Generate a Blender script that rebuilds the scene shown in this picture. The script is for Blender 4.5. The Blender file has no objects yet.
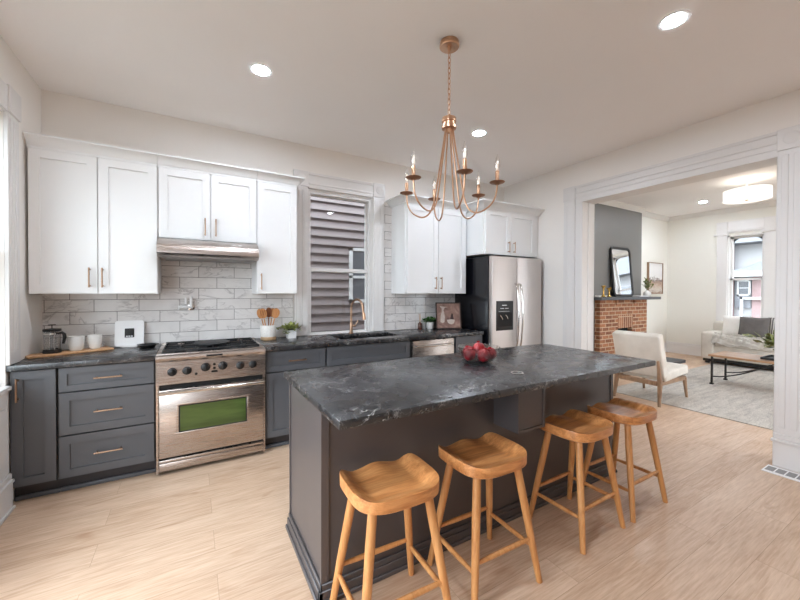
import bpy, bmesh, math, random
from mathutils import Vector, Matrix
R = math.radians
random.seed(7)
S = bpy.context.scene
COL = S.collection

# ---------------------------------------------------------------- camera, sky, exposure
cam_d = bpy.data.cameras.new('camera')
cam = bpy.data.objects.new('camera', cam_d)
COL.objects.link(cam)
S.camera = cam
cam_d.sensor_width = 36.0
cam_d.lens = 354.41 / 800 * 36.0
cam_d.shift_y = -4.9 / 800
cam_d.clip_start = .05
yw, pt, rl = 0.5287, -0.0109, 0.0034
fwd = Vector((math.sin(yw)*math.cos(pt), math.cos(yw)*math.cos(pt), math.sin(pt)))
rt = Vector((math.cos(yw), -math.sin(yw), 0))
up = rt.cross(fwd)
rt2 = rt*math.cos(rl) + up*math.sin(rl)
up2 = up*math.cos(rl) - rt*math.sin(rl)
M = Matrix((rt2, up2, -fwd)).transposed().to_4x4()
M.translation = Vector((1.0004, -3.8609, 1.3999))
cam.matrix_world = M

world = bpy.data.worlds.new('overcast_sky')
S.world = world
world.use_nodes = True
bg = world.node_tree.nodes['Background']
bg.inputs['Color'].default_value = (.87, .96, 1.06, 1)
bg.inputs['Strength'].default_value = 6.6

S.view_settings.view_transform = 'Standard'
S.view_settings.look = 'None'
S.view_settings.gamma = 1
S.view_settings.exposure = 0.3
try:
    S.view_settings.use_curve_mapping = False
    S.cycles.max_bounces = 12
    S.cycles.transparent_max_bounces = 24
    S.cycles.diffuse_bounces = 10
    S.cycles.caustics_reflective = False
    S.cycles.caustics_refractive = False
    S.cycles.sample_clamp_indirect = 6
except Exception:
    pass

LAMP = 370.0          # radiance of a recessed lamp's lens
DRUM = .62            # living room drum shade
LAMP_COL = (.87, .96, 1.09, 1)


def portal(name, loc, rot, sx, sy):
    l = bpy.data.lights.new(name, 'AREA')
    l.shape = 'RECTANGLE'
    l.size, l.size_y = sx, sy
    l.cycles.is_portal = True
    o = bpy.data.objects.new(name, l)
    o.location = loc
    o.rotation_euler = rot
    COL.objects.link(o)


portal('daylight_portal', (-.12, -1.1, 1.65), (0, R(-90), 0), 1.7, .86)
portal('daylight_portal', (-.12, -2.825, 1.28), (0, R(-90), 0), 2.4, 2.15)
portal('daylight_portal', (8.0, -7.62, 1.5), (R(90), 0, 0), 2.4, 4.0)  # portal for the added, unseen opening in the living room front wall
portal('daylight_portal', (10.7, -1.2, 1.65), (0, R(90), 0), 1.8, .56)
portal('daylight_portal', (2.475, .16, 1.7), (R(-90), 0, 0), .8, 1.6)

# ---------------------------------------------------------------- material helpers


def srgb(r, g, b):
    f = lambda c: (c/255/12.92) if c/255 <= .04045 else ((c/255+.055)/1.055)**2.4
    return (f(r), f(g), f(b), 1)


class NT:
    def __init__(s, name):
        s.m = bpy.data.materials.new(name)
        s.m.use_nodes = True
        s.t = s.m.node_tree
        s.b = s.t.nodes['Principled BSDF']

    def n(s, typ, **kw):
        nd = s.t.nodes.new(typ)
        for k, v in kw.items():
            if k.startswith('i_'):
                nd.inputs[k[2:].replace('_', ' ')].default_value = v
            else:
                setattr(nd, k, v)
        return nd

    def l(s, a, b):
        s.t.links.new(a, b)

    def coord(s, kind='Object'):
        return s.n('ShaderNodeTexCoord').outputs[kind]

    def pos(s):
        return s.n('ShaderNodeNewGeometry').outputs['Position']

    def mapping(s, vec, scale=(1, 1, 1), loc=(0, 0, 0), rot=(0, 0, 0)):
        mp = s.n('ShaderNodeMapping')
        mp.inputs['Scale'].default_value = scale
        mp.inputs['Location'].default_value = loc
        mp.inputs['Rotation'].default_value = rot
        s.l(vec, mp.inputs['Vector'])
        return mp.outputs['Vector']

    def ramp(s, fac, stops, interp='LINEAR'):
        r = s.n('ShaderNodeValToRGB')
        r.color_ramp.interpolation = interp
        el = r.color_ramp.elements
        while len(el) > 1:
            el.remove(el[-1])
        el[0].position, el[0].color = stops[0]
        for p, c in stops[1:]:
            e = el.new(p)
            e.color = c
        s.l(fac, r.inputs['Fac'])
        return r.outputs['Color']

    def noise(s, vec, scale, detail=4, rough=.55, dist=0):
        nz = s.n('ShaderNodeTexNoise')
        nz.inputs['Scale'].default_value = scale
        nz.inputs['Detail'].default_value = detail
        nz.inputs['Roughness'].default_value = rough
        nz.inputs['Distortion'].default_value = dist
        s.l(vec, nz.inputs['Vector'])
        return nz.outputs['Fac']

    def mix(s, fac, a, b, blend='MIX'):
        mx = s.n('ShaderNodeMix', data_type='RGBA', blend_type=blend)
        for v, i in ((fac, 0), (a, 6), (b, 7)):
            if hasattr(v, 'is_linked') or hasattr(v, 'links'):
                s.l(v, mx.inputs[i])
            else:
                mx.inputs[i].default_value = v
        return mx.outputs[2]

    def math(s, op, a, b=None):
        m = s.n('ShaderNodeMath', operation=op)
        for v, i in ((a, 0), (b, 1)):
            if v is None:
                continue
            if hasattr(v, 'links'):
                s.l(v, m.inputs[i])
            else:
                m.inputs[i].default_value = v
        return m.outputs[0]

    def bump(s, h, strength=.2, dist=.01):
        b = s.n('ShaderNodeBump')
        b.inputs['Strength'].default_value = strength
        b.inputs['Distance'].default_value = dist
        s.l(h, b.inputs['Height'])
        s.l(b.outputs['Normal'], s.b.inputs['Normal'])

    def set(s, col=None, rough=None, metal=None, **kw):
        if col is not None:
            s.b.inputs['Base Color'].default_value = col
        if rough is not None:
            s.b.inputs['Roughness'].default_value = rough
        if metal is not None:
            s.b.inputs['Metallic'].default_value = metal
        for k, v in kw.items():
            s.b.inputs[k.replace('_', ' ')].default_value = v
        return s


def paint(name, col, rough=.5, amt=.03, scale=6, bump=.0):
    t = NT(name).set(rough=rough)
    c = t.coord()
    f = t.noise(c, scale, 3)
    d = tuple(max(0, x*(1-amt)) for x in col[:3]) + (1,)
    t.l(t.ramp(f, [(.3, d), (.7, col)]), t.b.inputs['Base Color'])
    if bump:
        t.bump(t.noise(c, 180, 2), bump, .002)
    return t.m


MAT = {}
MAT['wall'] = paint('wall_paint', srgb(240, 236, 231), .6, .015, 3, .05)
MAT['wall_living'] = paint('living_wall_paint', srgb(232, 230, 222), .6, .015, 3, .05)
MAT['ceiling'] = paint('ceiling_paint', srgb(247, 245, 244), .7, .015, 2, .05)
MAT['trim'] = paint('trim_paint', srgb(226, 224, 222), .35, .015, 4)
MAT['white_cab'] = paint('white_cabinet_lacquer', srgb(232, 233, 233), .35, .01, 4)
MAT['grey_cab'] = paint('charcoal_cabinet_lacquer', srgb(86, 88, 92), .38, .05, 5)
MAT['island'] = paint('island_panel_lacquer', srgb(80, 75, 75), .38, .05, 4)
MAT['island'].node_tree.nodes['Principled BSDF'].inputs['Coat Weight'].default_value = .15
MAT['island'].node_tree.nodes['Principled BSDF'].inputs['Coat Roughness'].default_value = .2
MAT['toe'] = paint('toe_kick_paint', srgb(48, 44, 46), .5, .1, 6)
MAT['grey_wall'] = paint('grey_feature_paint', srgb(118, 116, 113), .5, .03, 3)
MAT['black_plastic'] = paint('black_plastic', srgb(12, 12, 13), .42, .2, 30)
MAT['black_metal'] = paint('black_metal', srgb(24, 23, 23), .4, .2, 30)
MAT['fridge_black'] = paint('fridge_side_black', srgb(14, 14, 19), .22, .1, 60)
MAT['iron'] = paint('cast_iron', srgb(26, 26, 28), .5, .3, 60, .3)
MAT['ceramic'] = paint('white_ceramic', srgb(238, 236, 232), .25, .02, 12)
MAT['white_plastic'] = paint('white_plastic', srgb(240, 240, 240), .3, .01, 12)
MAT['soil'] = paint('soil', srgb(60, 45, 35), .9, .4, 120, .5)
MAT['slate'] = paint('dark_slate', srgb(84, 86, 90), .5, .15, 12)
MAT['void_shade'] = paint('painted_void_shade', srgb(20, 18, 17), .8, .2, 12)  # near-black colour standing in for shade in gaps, recesses and the firebox


def metal(name, col, rough=.28, stretch=(2, 2, 160), amt=.12, aniso=0):
    t = NT(name).set(rough=rough, metal=1.0)
    v = t.mapping(t.coord(), stretch)
    f = t.noise(v, 4, 3)
    d = tuple(x*(1-amt) for x in col[:3]) + (1,)
    t.l(t.ramp(f, [(.3, d), (.7, col)]), t.b.inputs['Base Color'])
    t.l(t.ramp(f, [(.2, (rough*.8,)*3+(1,)), (.8, (rough*1.25,)*3+(1,))]), t.b.inputs['Roughness'])
    if aniso:
        t.b.inputs['Anisotropic'].default_value = aniso
    return t.m


MAT['steel'] = metal('brushed_stainless_steel', srgb(194, 183, 176), .27, aniso=.75)
MAT['steel_v'] = metal('brushed_steel_upright_grain', srgb(208, 200, 195), .46, (160, 160, 2))
MAT['chrome'] = metal('polished_steel', srgb(225, 222, 218), .15)
MAT['gold'] = metal('champagne_bronze', srgb(176, 144, 120), .3, (40, 40, 40), .08)
MAT['brass'] = metal('polished_brass', srgb(224, 188, 110), .2, (30, 30, 30), .08)
MAT['copper_lamp'] = metal('satin_copper', srgb(208, 168, 138), .32, (30, 30, 30), .1)
MAT['copper_dark'] = metal('aged_copper', srgb(178, 136, 110), .4, (30, 30, 30), .15)
MAT['mirror'] = metal('mirror_silver', (.9, .9, .9, 1), .02, (1, 1, 1), .01)


def glass(name, tint=(1, 1, 1, 1), rough=0.0, ior=1.45):
    t = NT(name)
    tr = t.n('ShaderNodeBsdfTransparent')
    tr.inputs['Color'].default_value = tint
    gl = t.n('ShaderNodeBsdfGlossy')
    gl.inputs['Roughness'].default_value = rough
    lw = t.n('ShaderNodeLayerWeight')
    lw.inputs['Blend'].default_value = .5
    f0 = ((ior-1)/(ior+1))**2
    fac = t.math('ADD', t.math('MULTIPLY', t.math('POWER', lw.outputs['Facing'], 4.0), .8), f0)
    mx = t.n('ShaderNodeMixShader')
    t.l(fac, mx.inputs[0])
    t.l(tr.outputs[0], mx.inputs[1])
    t.l(gl.outputs[0], mx.inputs[2])
    t.l(mx.outputs[0], t.t.nodes['Material Output'].inputs['Surface'])
    return t.m


MAT['window_glass'] = glass('window_glass', (.97, .98, .97, 1))
MAT['clear_glass'] = glass('clear_glass', (.93, .925, .92, 1), .01, 2.2)
MAT['bulb_glass'] = glass('bulb_glass', (.96, .95, .94, 1), .02, 2.6)


def emit(name, col, strength):
    t = NT(name).set(col, .5)
    t.b.inputs['Emission Color'].default_value = col
    t.b.inputs['Emission Strength'].default_value = strength
    return t.m


MAT['lens'] = emit('lamp_lens', LAMP_COL, LAMP)
MAT['lens_living'] = emit('living_lamp_lens', LAMP_COL, 450.0)
MAT['filament'] = emit('filament', (1, .9, .78, 1), 1.5)
MAT['drum'] = emit('lit_fabric_shade', (1, .97, .92, 1), DRUM)


def wood(name, c1, c2, c3, axis='X', scale=1.0, rough=.4, knots=True, bump=.05):
    t = NT(name).set(rough=rough)
    st = {'X': (1.2, 14, 14), 'Y': (14, 1.2, 14), 'Z': (14, 14, 1.2)}[axis]
    oi = t.n('ShaderNodeObjectInfo')
    c = t.coord()
    va = t.n('ShaderNodeVectorMath', operation='ADD')
    t.l(c, va.inputs[0])
    cm = t.n('ShaderNodeCombineXYZ')
    rr = t.math('MULTIPLY', oi.outputs['Random'], 7.0)
    for i in range(3):
        t.l(rr, cm.inputs[i])
    t.l(cm.outputs[0], va.inputs[1])
    v = t.mapping(va.outputs[0], tuple(x*scale for x in st))
    f = t.noise(v, 1.6, 6, .6, 1.2)
    f2 = t.noise(t.mapping(va.outputs[0], tuple(x*scale*3 for x in st)), 3, 4, .6)
    col = t.ramp(f, [(.28, c1), (.5, c2), (.72, c3)])
    col = t.mix(.25, col, t.ramp(f2, [(.35, c1), (.65, c3)]))
    t.l(col, t.b.inputs['Base Color'])
    if bump:
        t.bump(f2, bump, .003)
    return t.m


MAT['stool_wood'] = wood('honey_oiled_wood', srgb(150, 90, 46), srgb(200, 134, 78), srgb(226, 168, 110), 'X', 1, .28)
MAT['stool_leg'] = wood('honey_turned_wood', srgb(166, 108, 60), srgb(196, 138, 82), srgb(214, 160, 104), 'Z', 1, .35)
MAT['board_wood'] = wood('light_board_wood', srgb(176, 126, 84), srgb(206, 160, 116), srgb(222, 182, 140), 'X', 1.5, .45)
MAT['spoon_wood'] = wood('utensil_wood', srgb(150, 92, 50), srgb(196, 134, 82), srgb(218, 166, 116), 'Z', 2, .5)
MAT['spoon_dark'] = wood('utensil_wood_dark', srgb(96, 52, 28), srgb(128, 74, 42), srgb(150, 92, 54), 'Z', 2, .5)
MAT['chair_wood'] = wood('chair_wood', srgb(120, 92, 70), srgb(150, 120, 94), srgb(170, 140, 112), 'Z', 1, .45)
MAT['table_wood'] = wood('table_wood', srgb(134, 96, 66), srgb(168, 128, 92), srgb(190, 152, 116), 'Y', 1, .45)
MAT['dark_wood'] = wood('dark_frame_wood', srgb(36, 24, 20), srgb(52, 34, 27), srgb(64, 44, 35), 'X', 1, .4)


def m_floor():
    t = NT('oak_plank_floor').set(rough=.42)
    p = t.pos()
    br = t.n('ShaderNodeTexBrick', offset=.37, offset_frequency=2, squash=1)
    br.inputs['Color1'].default_value = (0, 0, 0, 1)
    br.inputs['Color2'].default_value = (1, 1, 1, 1)
    br.inputs['Mortar'].default_value = (.5, .5, .5, 1)
    br.inputs['Scale'].default_value = 1
    br.inputs['Mortar Size'].default_value = .0012
    br.inputs['Mortar Smooth'].default_value = .2
    br.inputs['Brick Width'].default_value = 1.5
    br.inputs['Row Height'].default_value = .186
    v = t.mapping(p, (1, 1, 0), (.4, .05, 0))
    t.l(v, br.inputs['Vector'])
    rnd = t.n('ShaderNodeSeparateColor')
    t.l(br.outputs['Color'], rnd.inputs[0])
    r = rnd.outputs[0]
    cm = t.n('ShaderNodeCombineXYZ')
    t.l(t.math('MULTIPLY', r, 31.0), cm.inputs[0])
    t.l(t.math('MULTIPLY', r, 17.0), cm.inputs[1])
    va = t.n('ShaderNodeVectorMath', operation='ADD')
    t.l(p, va.inputs[0])
    t.l(cm.outputs[0], va.inputs[1])
    g1 = t.noise(t.mapping(va.outputs[0], (1.1, 9, 1)), 1.5, 6, .6, .8)
    g2 = t.noise(t.mapping(va.outputs[0], (4, 60, 1)), 1.5, 4, .6, .3)
    kn = t.noise(t.mapping(va.outputs[0], (2.2, 7, 1)), 1.3, 2, .5, .5)
    base = t.ramp(r, [(0, srgb(182, 149, 121)), (.5, srgb(203, 174, 147)), (1, srgb(217, 191, 166))])
    col = t.mix(.55, base, t.ramp(g1, [(.3, srgb(180, 144, 114)), (.55, srgb(208, 178, 150)), (.75, srgb(223, 198, 174))]))
    col = t.mix(.34, col, t.ramp(g2, [(.35, srgb(168, 132, 104)), (.65, srgb(226, 202, 178))]))
    col = t.mix(t.ramp(kn, [(.64, (0, 0, 0, 1)), (.76, (.6,)*3+(1,))]), col, srgb(160, 118, 84))
    col = t.mix(t.math('MULTIPLY', br.outputs['Fac'], .55), col, srgb(140, 106, 78))
    t.l(col, t.b.inputs['Base Color'])
    t.l(t.ramp(g1, [(.3, (.5,)*3+(1,)), (.7, (.36,)*3+(1,))]), t.b.inputs['Roughness'])
    t.bump(g2, .04, .002)
    return t.m


MAT['floor'] = m_floor()


def m_tile():
    t = NT('marble_subway_tile').set(rough=.18)
    p = t.pos()
    sx = t.n('ShaderNodeSeparateXYZ')
    t.l(p, sx.inputs[0])
    cm = t.n('ShaderNodeCombineXYZ')
    t.l(t.math('ADD', sx.outputs[0], 3.05+.02), cm.inputs[0])
    t.l(t.math('ADD', sx.outputs[2], -.914), cm.inputs[1])
    br = t.n('ShaderNodeTexBrick', offset=.5, offset_frequency=2, squash=1)
    br.inputs['Color1'].default_value = (0, 0, 0, 1)
    br.inputs['Color2'].default_value = (1, 1, 1, 1)
    br.inputs['Mortar'].default_value = (.5, .5, .5, 1)
    br.inputs['Scale'].default_value = 1
    br.inputs['Mortar Size'].default_value = .0022
    br.inputs['Mortar Smooth'].default_value = .1
    br.inputs['Brick Width'].default_value = .305
    br.inputs['Row Height'].default_value = .1016
    t.l(cm.outputs[0], br.inputs['Vector'])
    sc = t.n('ShaderNodeSeparateColor')
    t.l(br.outputs['Color'], sc.inputs[0])
    cz = t.n('ShaderNodeCombineXYZ')
    t.l(t.math('MULTIPLY', sc.outputs[0], 40.0), cz.inputs[2])
    t.l(t.math('MULTIPLY', sc.outputs[0], 23.0), cz.inputs[0])
    va = t.n('ShaderNodeVectorMath', operation='ADD')
    t.l(cm.outputs[0], va.inputs[0])
    t.l(cz.outputs[0], va.inputs[1])
    n1 = t.noise(t.mapping(va.outputs[0], (1, 2.0, 1), rot=(0, 0, .5)), 3.4, 4, .55, 1.3)
    vein = t.math('ABSOLUTE', t.math('SUBTRACT', n1, .5))
    n2 = t.noise(va.outputs[0], 5, 3)
    soft = t.ramp(n2, [(.3, srgb(222, 219, 217)), (.7, srgb(236, 234, 232))])
    msk = t.ramp(vein, [(.0, (.75,)*3+(1,)), (.012, (.35,)*3+(1,)), (.035, (0, 0, 0, 1))])
    gate = t.ramp(t.noise(va.outputs[0], 4, 2), [(.42, (0, 0, 0, 1)), (.6, (1, 1, 1, 1))])
    col = t.mix(t.math('MULTIPLY', msk, gate), soft, srgb(172, 168, 167))
    col = t.mix(br.outputs['Fac'], col, srgb(128, 122, 120))
    t.l(col, t.b.inputs['Base Color'])
    t.l(t.ramp(br.outputs['Fac'], [(0, (.16,)*3+(1,)), (1, (.8,)*3+(1,))]), t.b.inputs['Roughness'])
    t.bump(t.math('SUBTRACT', 1.0, br.outputs['Fac']), .5, .003)
    return t.m


MAT['tile'] = m_tile()


def m_stone():
    t = NT('veined_black_soapstone').set(rough=.33)
    t.b.inputs['Specular IOR Level'].default_value = .75
    p = t.pos()
    w = t.noise(p, 2.2, 3)
    cm = t.n('ShaderNodeCombineXYZ')
    for i in range(3):
        t.l(w, cm.inputs[i])
    va = t.n('ShaderNodeVectorMath', operation='ADD')
    t.l(p, va.inputs[0])
    t.l(cm.outputs[0], va.inputs[1])
    n1 = t.noise(t.mapping(va.outputs[0], (.9, 2.2, 1), rot=(0, 0, -.25)), 3.0, 7, .62, 1.2)
    n3 = t.noise(t.mapping(va.outputs[0], (1.6, 4, 1), rot=(0, 0, .35)), 4.0, 6, .65, .8)
    v1 = t.ramp(t.math('ABSOLUTE', t.math('SUBTRACT', n1, .5)), [(0, (.75,)*3+(1,)), (.005, (.25,)*3+(1,)), (.016, (0, 0, 0, 1))])
    v2 = t.ramp(t.math('ABSOLUTE', t.math('SUBTRACT', n3, .53)), [(0, (.5,)*3+(1,)), (.005, (.15,)*3+(1,)), (.014, (0, 0, 0, 1))])
    gate = t.ramp(t.noise(p, 3.3, 4, .6), [(.47, (0, 0, 0, 1)), (.62, (1, 1, 1, 1))])
    fle = t.ramp(t.noise(t.mapping(p, (1, 1.8, 1)), 38, 3, .6), [(.66, (0, 0, 0, 1)), (.74, (.35,)*3+(1,))])
    base = t.ramp(t.noise(p, 2.6, 6, .65, .5), [(.3, srgb(30, 30, 32)), (.55, srgb(42, 42, 44)), (.8, srgb(62, 62, 64))])
    col = t.mix(t.math('MULTIPLY', v1, gate), base, srgb(205, 203, 200))
    col = t.mix(t.math('MULTIPLY', v2, gate), col, srgb(180, 178, 176))
    col = t.mix(t.math('MULTIPLY', fle, gate), col, srgb(170, 168, 166))
    t.l(col, t.b.inputs['Base Color'])
    t.l(t.ramp(t.noise(p, 9, 4), [(.3, (.2,)*3+(1,)), (.7, (.34,)*3+(1,))]), t.b.inputs['Roughness'])
    t.bump(t.noise(p, 45, 3), .06, .003)
    return t.m


MAT['stone'] = m_stone()


def m_brick(name, soldier=False):
    t = NT(name).set(rough=.85)
    p = t.pos()
    sx = t.n('ShaderNodeSeparateXYZ')
    t.l(p, sx.inputs[0])
    cm = t.n('ShaderNodeCombineXYZ')
    hx = t.math('ADD', t.math('ADD', sx.outputs[0], t.math('MULTIPLY', sx.outputs[1], 1.0)), 10.0)
    if soldier:
        t.l(sx.outputs[2], cm.inputs[0])
        t.l(hx, cm.inputs[1])
    else:
        t.l(hx, cm.inputs[0])
        t.l(sx.outputs[2], cm.inputs[1])
    br = t.n('ShaderNodeTexBrick', offset=0 if soldier else .5, offset_frequency=2, squash=1)
    br.inputs['Color1'].default_value = srgb(112, 62, 42)
    br.inputs['Color2'].default_value = srgb(184, 122, 84)
    br.inputs['Mortar'].default_value = srgb(218, 196, 170)
    br.inputs['Scale'].default_value = 1
    br.inputs['Mortar Size'].default_value = .009
    br.inputs['Mortar Smooth'].default_value = .2
    br.inputs['Brick Width'].default_value = .23 if soldier else .21
    br.inputs['Row Height'].default_value = .074
    t.l(cm.outputs[0], br.inputs['Vector'])
    col = t.mix(.35, br.outputs['Color'], t.ramp(t.noise(p, 22, 4), [(.3, srgb(110, 62, 42)), (.7, srgb(200, 150, 112))]))
    t.l(col, t.b.inputs['Base Color'])
    t.bump(t.math('SUBTRACT', 1.0, br.outputs['Fac']), .6, .008)
    return t.m


MAT['brick'] = m_brick('red_brick')
MAT['brick_soldier'] = m_brick('red_brick_upright', True)


def fabric(name, c1, c2, scale=220, rough=.9, bump=.35):
    t = NT(name).set(rough=rough)
    c = t.coord()
    f = t.noise(c, scale, 2)
    g = t.noise(c, 8, 3)
    col = t.mix(.5, t.ramp(f, [(.35, c1), (.65, c2)]), t.ramp(g, [(.3, c1), (.7, c2)]))
    t.l(col, t.b.inputs['Base Color'])
    t.bump(f, bump, .003)
    return t.m


MAT['linen'] = fabric('cream_linen', srgb(206, 200, 190), srgb(226, 221, 212))
MAT['sofa_fabric'] = fabric('oatmeal_sofa_fabric', srgb(196, 190, 180), srgb(216, 210, 200))
MAT['pillow_white'] = fabric('white_pillow_cloth', srgb(226, 223, 217), srgb(240, 238, 233), 120)
MAT['pillow_grey'] = fabric('charcoal_pillow_cloth', srgb(88, 84, 82), srgb(110, 106, 103), 150)
MAT['throw'] = fabric('white_knit_throw', srgb(228, 225, 218), srgb(244, 242, 238), 60, .95, .6)


def m_stripe():
    t = NT('striped_pillow_cloth').set(rough=.9)
    w = t.n('ShaderNodeTexWave', wave_type='BANDS', bands_direction='Y')
    w.inputs['Scale'].default_value = 9
    w.inputs['Distortion'].default_value = .6
    t.l(t.coord(), w.inputs['Vector'])
    t.l(t.ramp(w.outputs['Fac'], [(.45, srgb(96, 94, 94)), (.6, srgb(214, 210, 204))]), t.b.inputs['Base Color'])
    return t.m


MAT['pillow_stripe'] = m_stripe()


def m_rug():
    t = NT('grey_mottled_rug').set(rough=.95)
    p = t.pos()
    f = t.noise(t.mapping(p, (1.2, 7, 1)), 2.4, 6, .7, .4)
    g = t.noise(t.mapping(p, (8, 40, 1)), 3, 3, .7)
    col = t.mix(.45, t.ramp(f, [(.36, srgb(150, 146, 140)), (.5, srgb(188, 182, 173)), (.64, srgb(208, 202, 193))]),
                t.ramp(g, [(.36, srgb(138, 134, 130)), (.6, srgb(212, 207, 199))]))
    t.l(col, t.b.inputs['Base Color'])
    t.bump(g, .5, .006)
    return t.m


MAT['rug'] = m_rug()


def leafmat(name, a, b):
    t = NT(name).set(rough=.5)
    f = t.noise(t.coord(), 30, 3)
    t.l(t.ramp(f, [(.3, a), (.7, b)]), t.b.inputs['Base Color'])
    return t.m


MAT['leaf_light'] = leafmat('variegated_leaf', srgb(96, 110, 50), srgb(176, 182, 104))
MAT['leaf_green'] = leafmat('deep_green_leaf', srgb(40, 84, 36), srgb(84, 136, 62))
MAT['leaf_olive'] = leafmat('olive_leaf', srgb(74, 84, 40), srgb(136, 140, 72))
MAT['stem'] = leafmat('plant_stem', srgb(90, 84, 50), srgb(120, 116, 70))


def m_fruit():
    t = NT('red_fruit_skin').set(rough=.3)
    c = t.coord()
    f = t.noise(t.mapping(c, (9, 9, 2)), 5, 4, .6, .6)
    t.l(t.ramp(f, [(.3, srgb(112, 14, 24)), (.55, srgb(160, 30, 40)), (.68, srgb(206, 104, 104))]), t.b.inputs['Base Color'])
    return t.m


MAT['fruit'] = m_fruit()


def m_crock():
    t = NT('speckled_stoneware').set(rough=.5)
    c = t.coord()
    sx = t.n('ShaderNodeSeparateXYZ')
    t.l(c, sx.inputs[0])
    glaze = t.ramp(t.noise(c, 90, 3), [(.3, srgb(206, 202, 196)), (.6, srgb(226, 223, 217))])
    k = t.math('GREATER_THAN', sx.outputs[2], .034)
    t.l(t.mix(k, srgb(182, 152, 118), glaze), t.b.inputs['Base Color'])
    return t.m


MAT['crock'] = m_crock()


def m_oven():
    t = NT('green_tinted_oven_glass').set(rough=.08)
    c = t.coord()
    f = t.noise(t.mapping(c, (1, 1, 6)), 2, 3)
    t.l(t.ramp(f, [(.3, srgb(44, 60, 28)), (.7, srgb(78, 98, 46))]), t.b.inputs['Base Color'])
    return t.m


MAT['oven_glass'] = m_oven()


def m_art(name, kind):
    t = NT(name).set(rough=.5)
    c = t.coord()
    if kind == 'land':
        sx = t.n('ShaderNodeSeparateXYZ')
        t.l(c, sx.inputs[0])
        n = t.noise(t.mapping(c, (3, 3, 9)), 2, 5, .6, .8)
        h = t.math('ADD', sx.outputs[2], t.math('MULTIPLY', n, .35))
        col = t.ramp(t.math('ADD', h, .3), [(.0, srgb(190, 182, 170)), (.15, srgb(150, 120, 100)), (.22, srgb(206, 198, 188)), (.34, srgb(178, 150, 130)),
                                            (.45, srgb(120, 104, 98)), (.5, srgb(226, 224, 222)), (1, srgb(232, 231, 230))])
    else:
        n = t.noise(t.mapping(c, (4, 4, 4)), 2.5, 5, .6, .6)
        col = t.ramp(n, [(.3, srgb(98, 72, 64)), (.5, srgb(140, 108, 96)), (.7, srgb(172, 142, 128))])
    t.l(col, t.b.inputs['Base Color'])
    return t.m


MAT['art_land'] = m_art('landscape_print', 'land')
MAT['art_still'] = m_art('still_life_print', 'still')
MAT['art_jug'] = paint('painted_cream', srgb(196, 182, 170), .6, .15, 40)
MAT['art_dark'] = paint('painted_umber', srgb(58, 38, 34), .6, .2, 40)
MAT['amber'] = paint('amber_bottle_glass', srgb(84, 44, 30), .15, .2, 40)
MAT['galv'] = paint('grey_cup_glaze', srgb(170, 170, 170), .4, .1, 30)
MAT['siding'] = paint('mauve_grey_siding', srgb(132, 121, 121), .7, .1, 3)
MAT['ext_white'] = paint('exterior_white', srgb(172, 171, 173), .6, .03, 3)
MAT['ext_roof'] = paint('exterior_grey_roof', srgb(136, 138, 144), .8, .1, 5)
MAT['ext_pink'] = paint('pale_pink_brick', srgb(164, 138, 138), .8, .1, 5)
MAT['ext_pane'] = paint('exterior_window_pane', srgb(92, 94, 100), .4, .1, 3)
MAT['ext_bright'] = paint('exterior_bright_trim', srgb(205, 205, 206), .6, .03, 3)
MAT['ground'] = paint('gravel_ground', srgb(96, 96, 90), .9, .2, 4)
MAT['screen'] = paint('dark_display', srgb(22, 24, 26), .12, .1, 20)
MAT['vent_grey'] = paint('vent_grille_grey', srgb(150, 148, 148), .6, .05, 10)  # even grey of the floor vent grille and hood filter
MAT['icon'] = paint('display_mark', srgb(210, 212, 214), .4, .05, 20)

# ---------------------------------------------------------------- mesh helpers
ORG = {}


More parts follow.
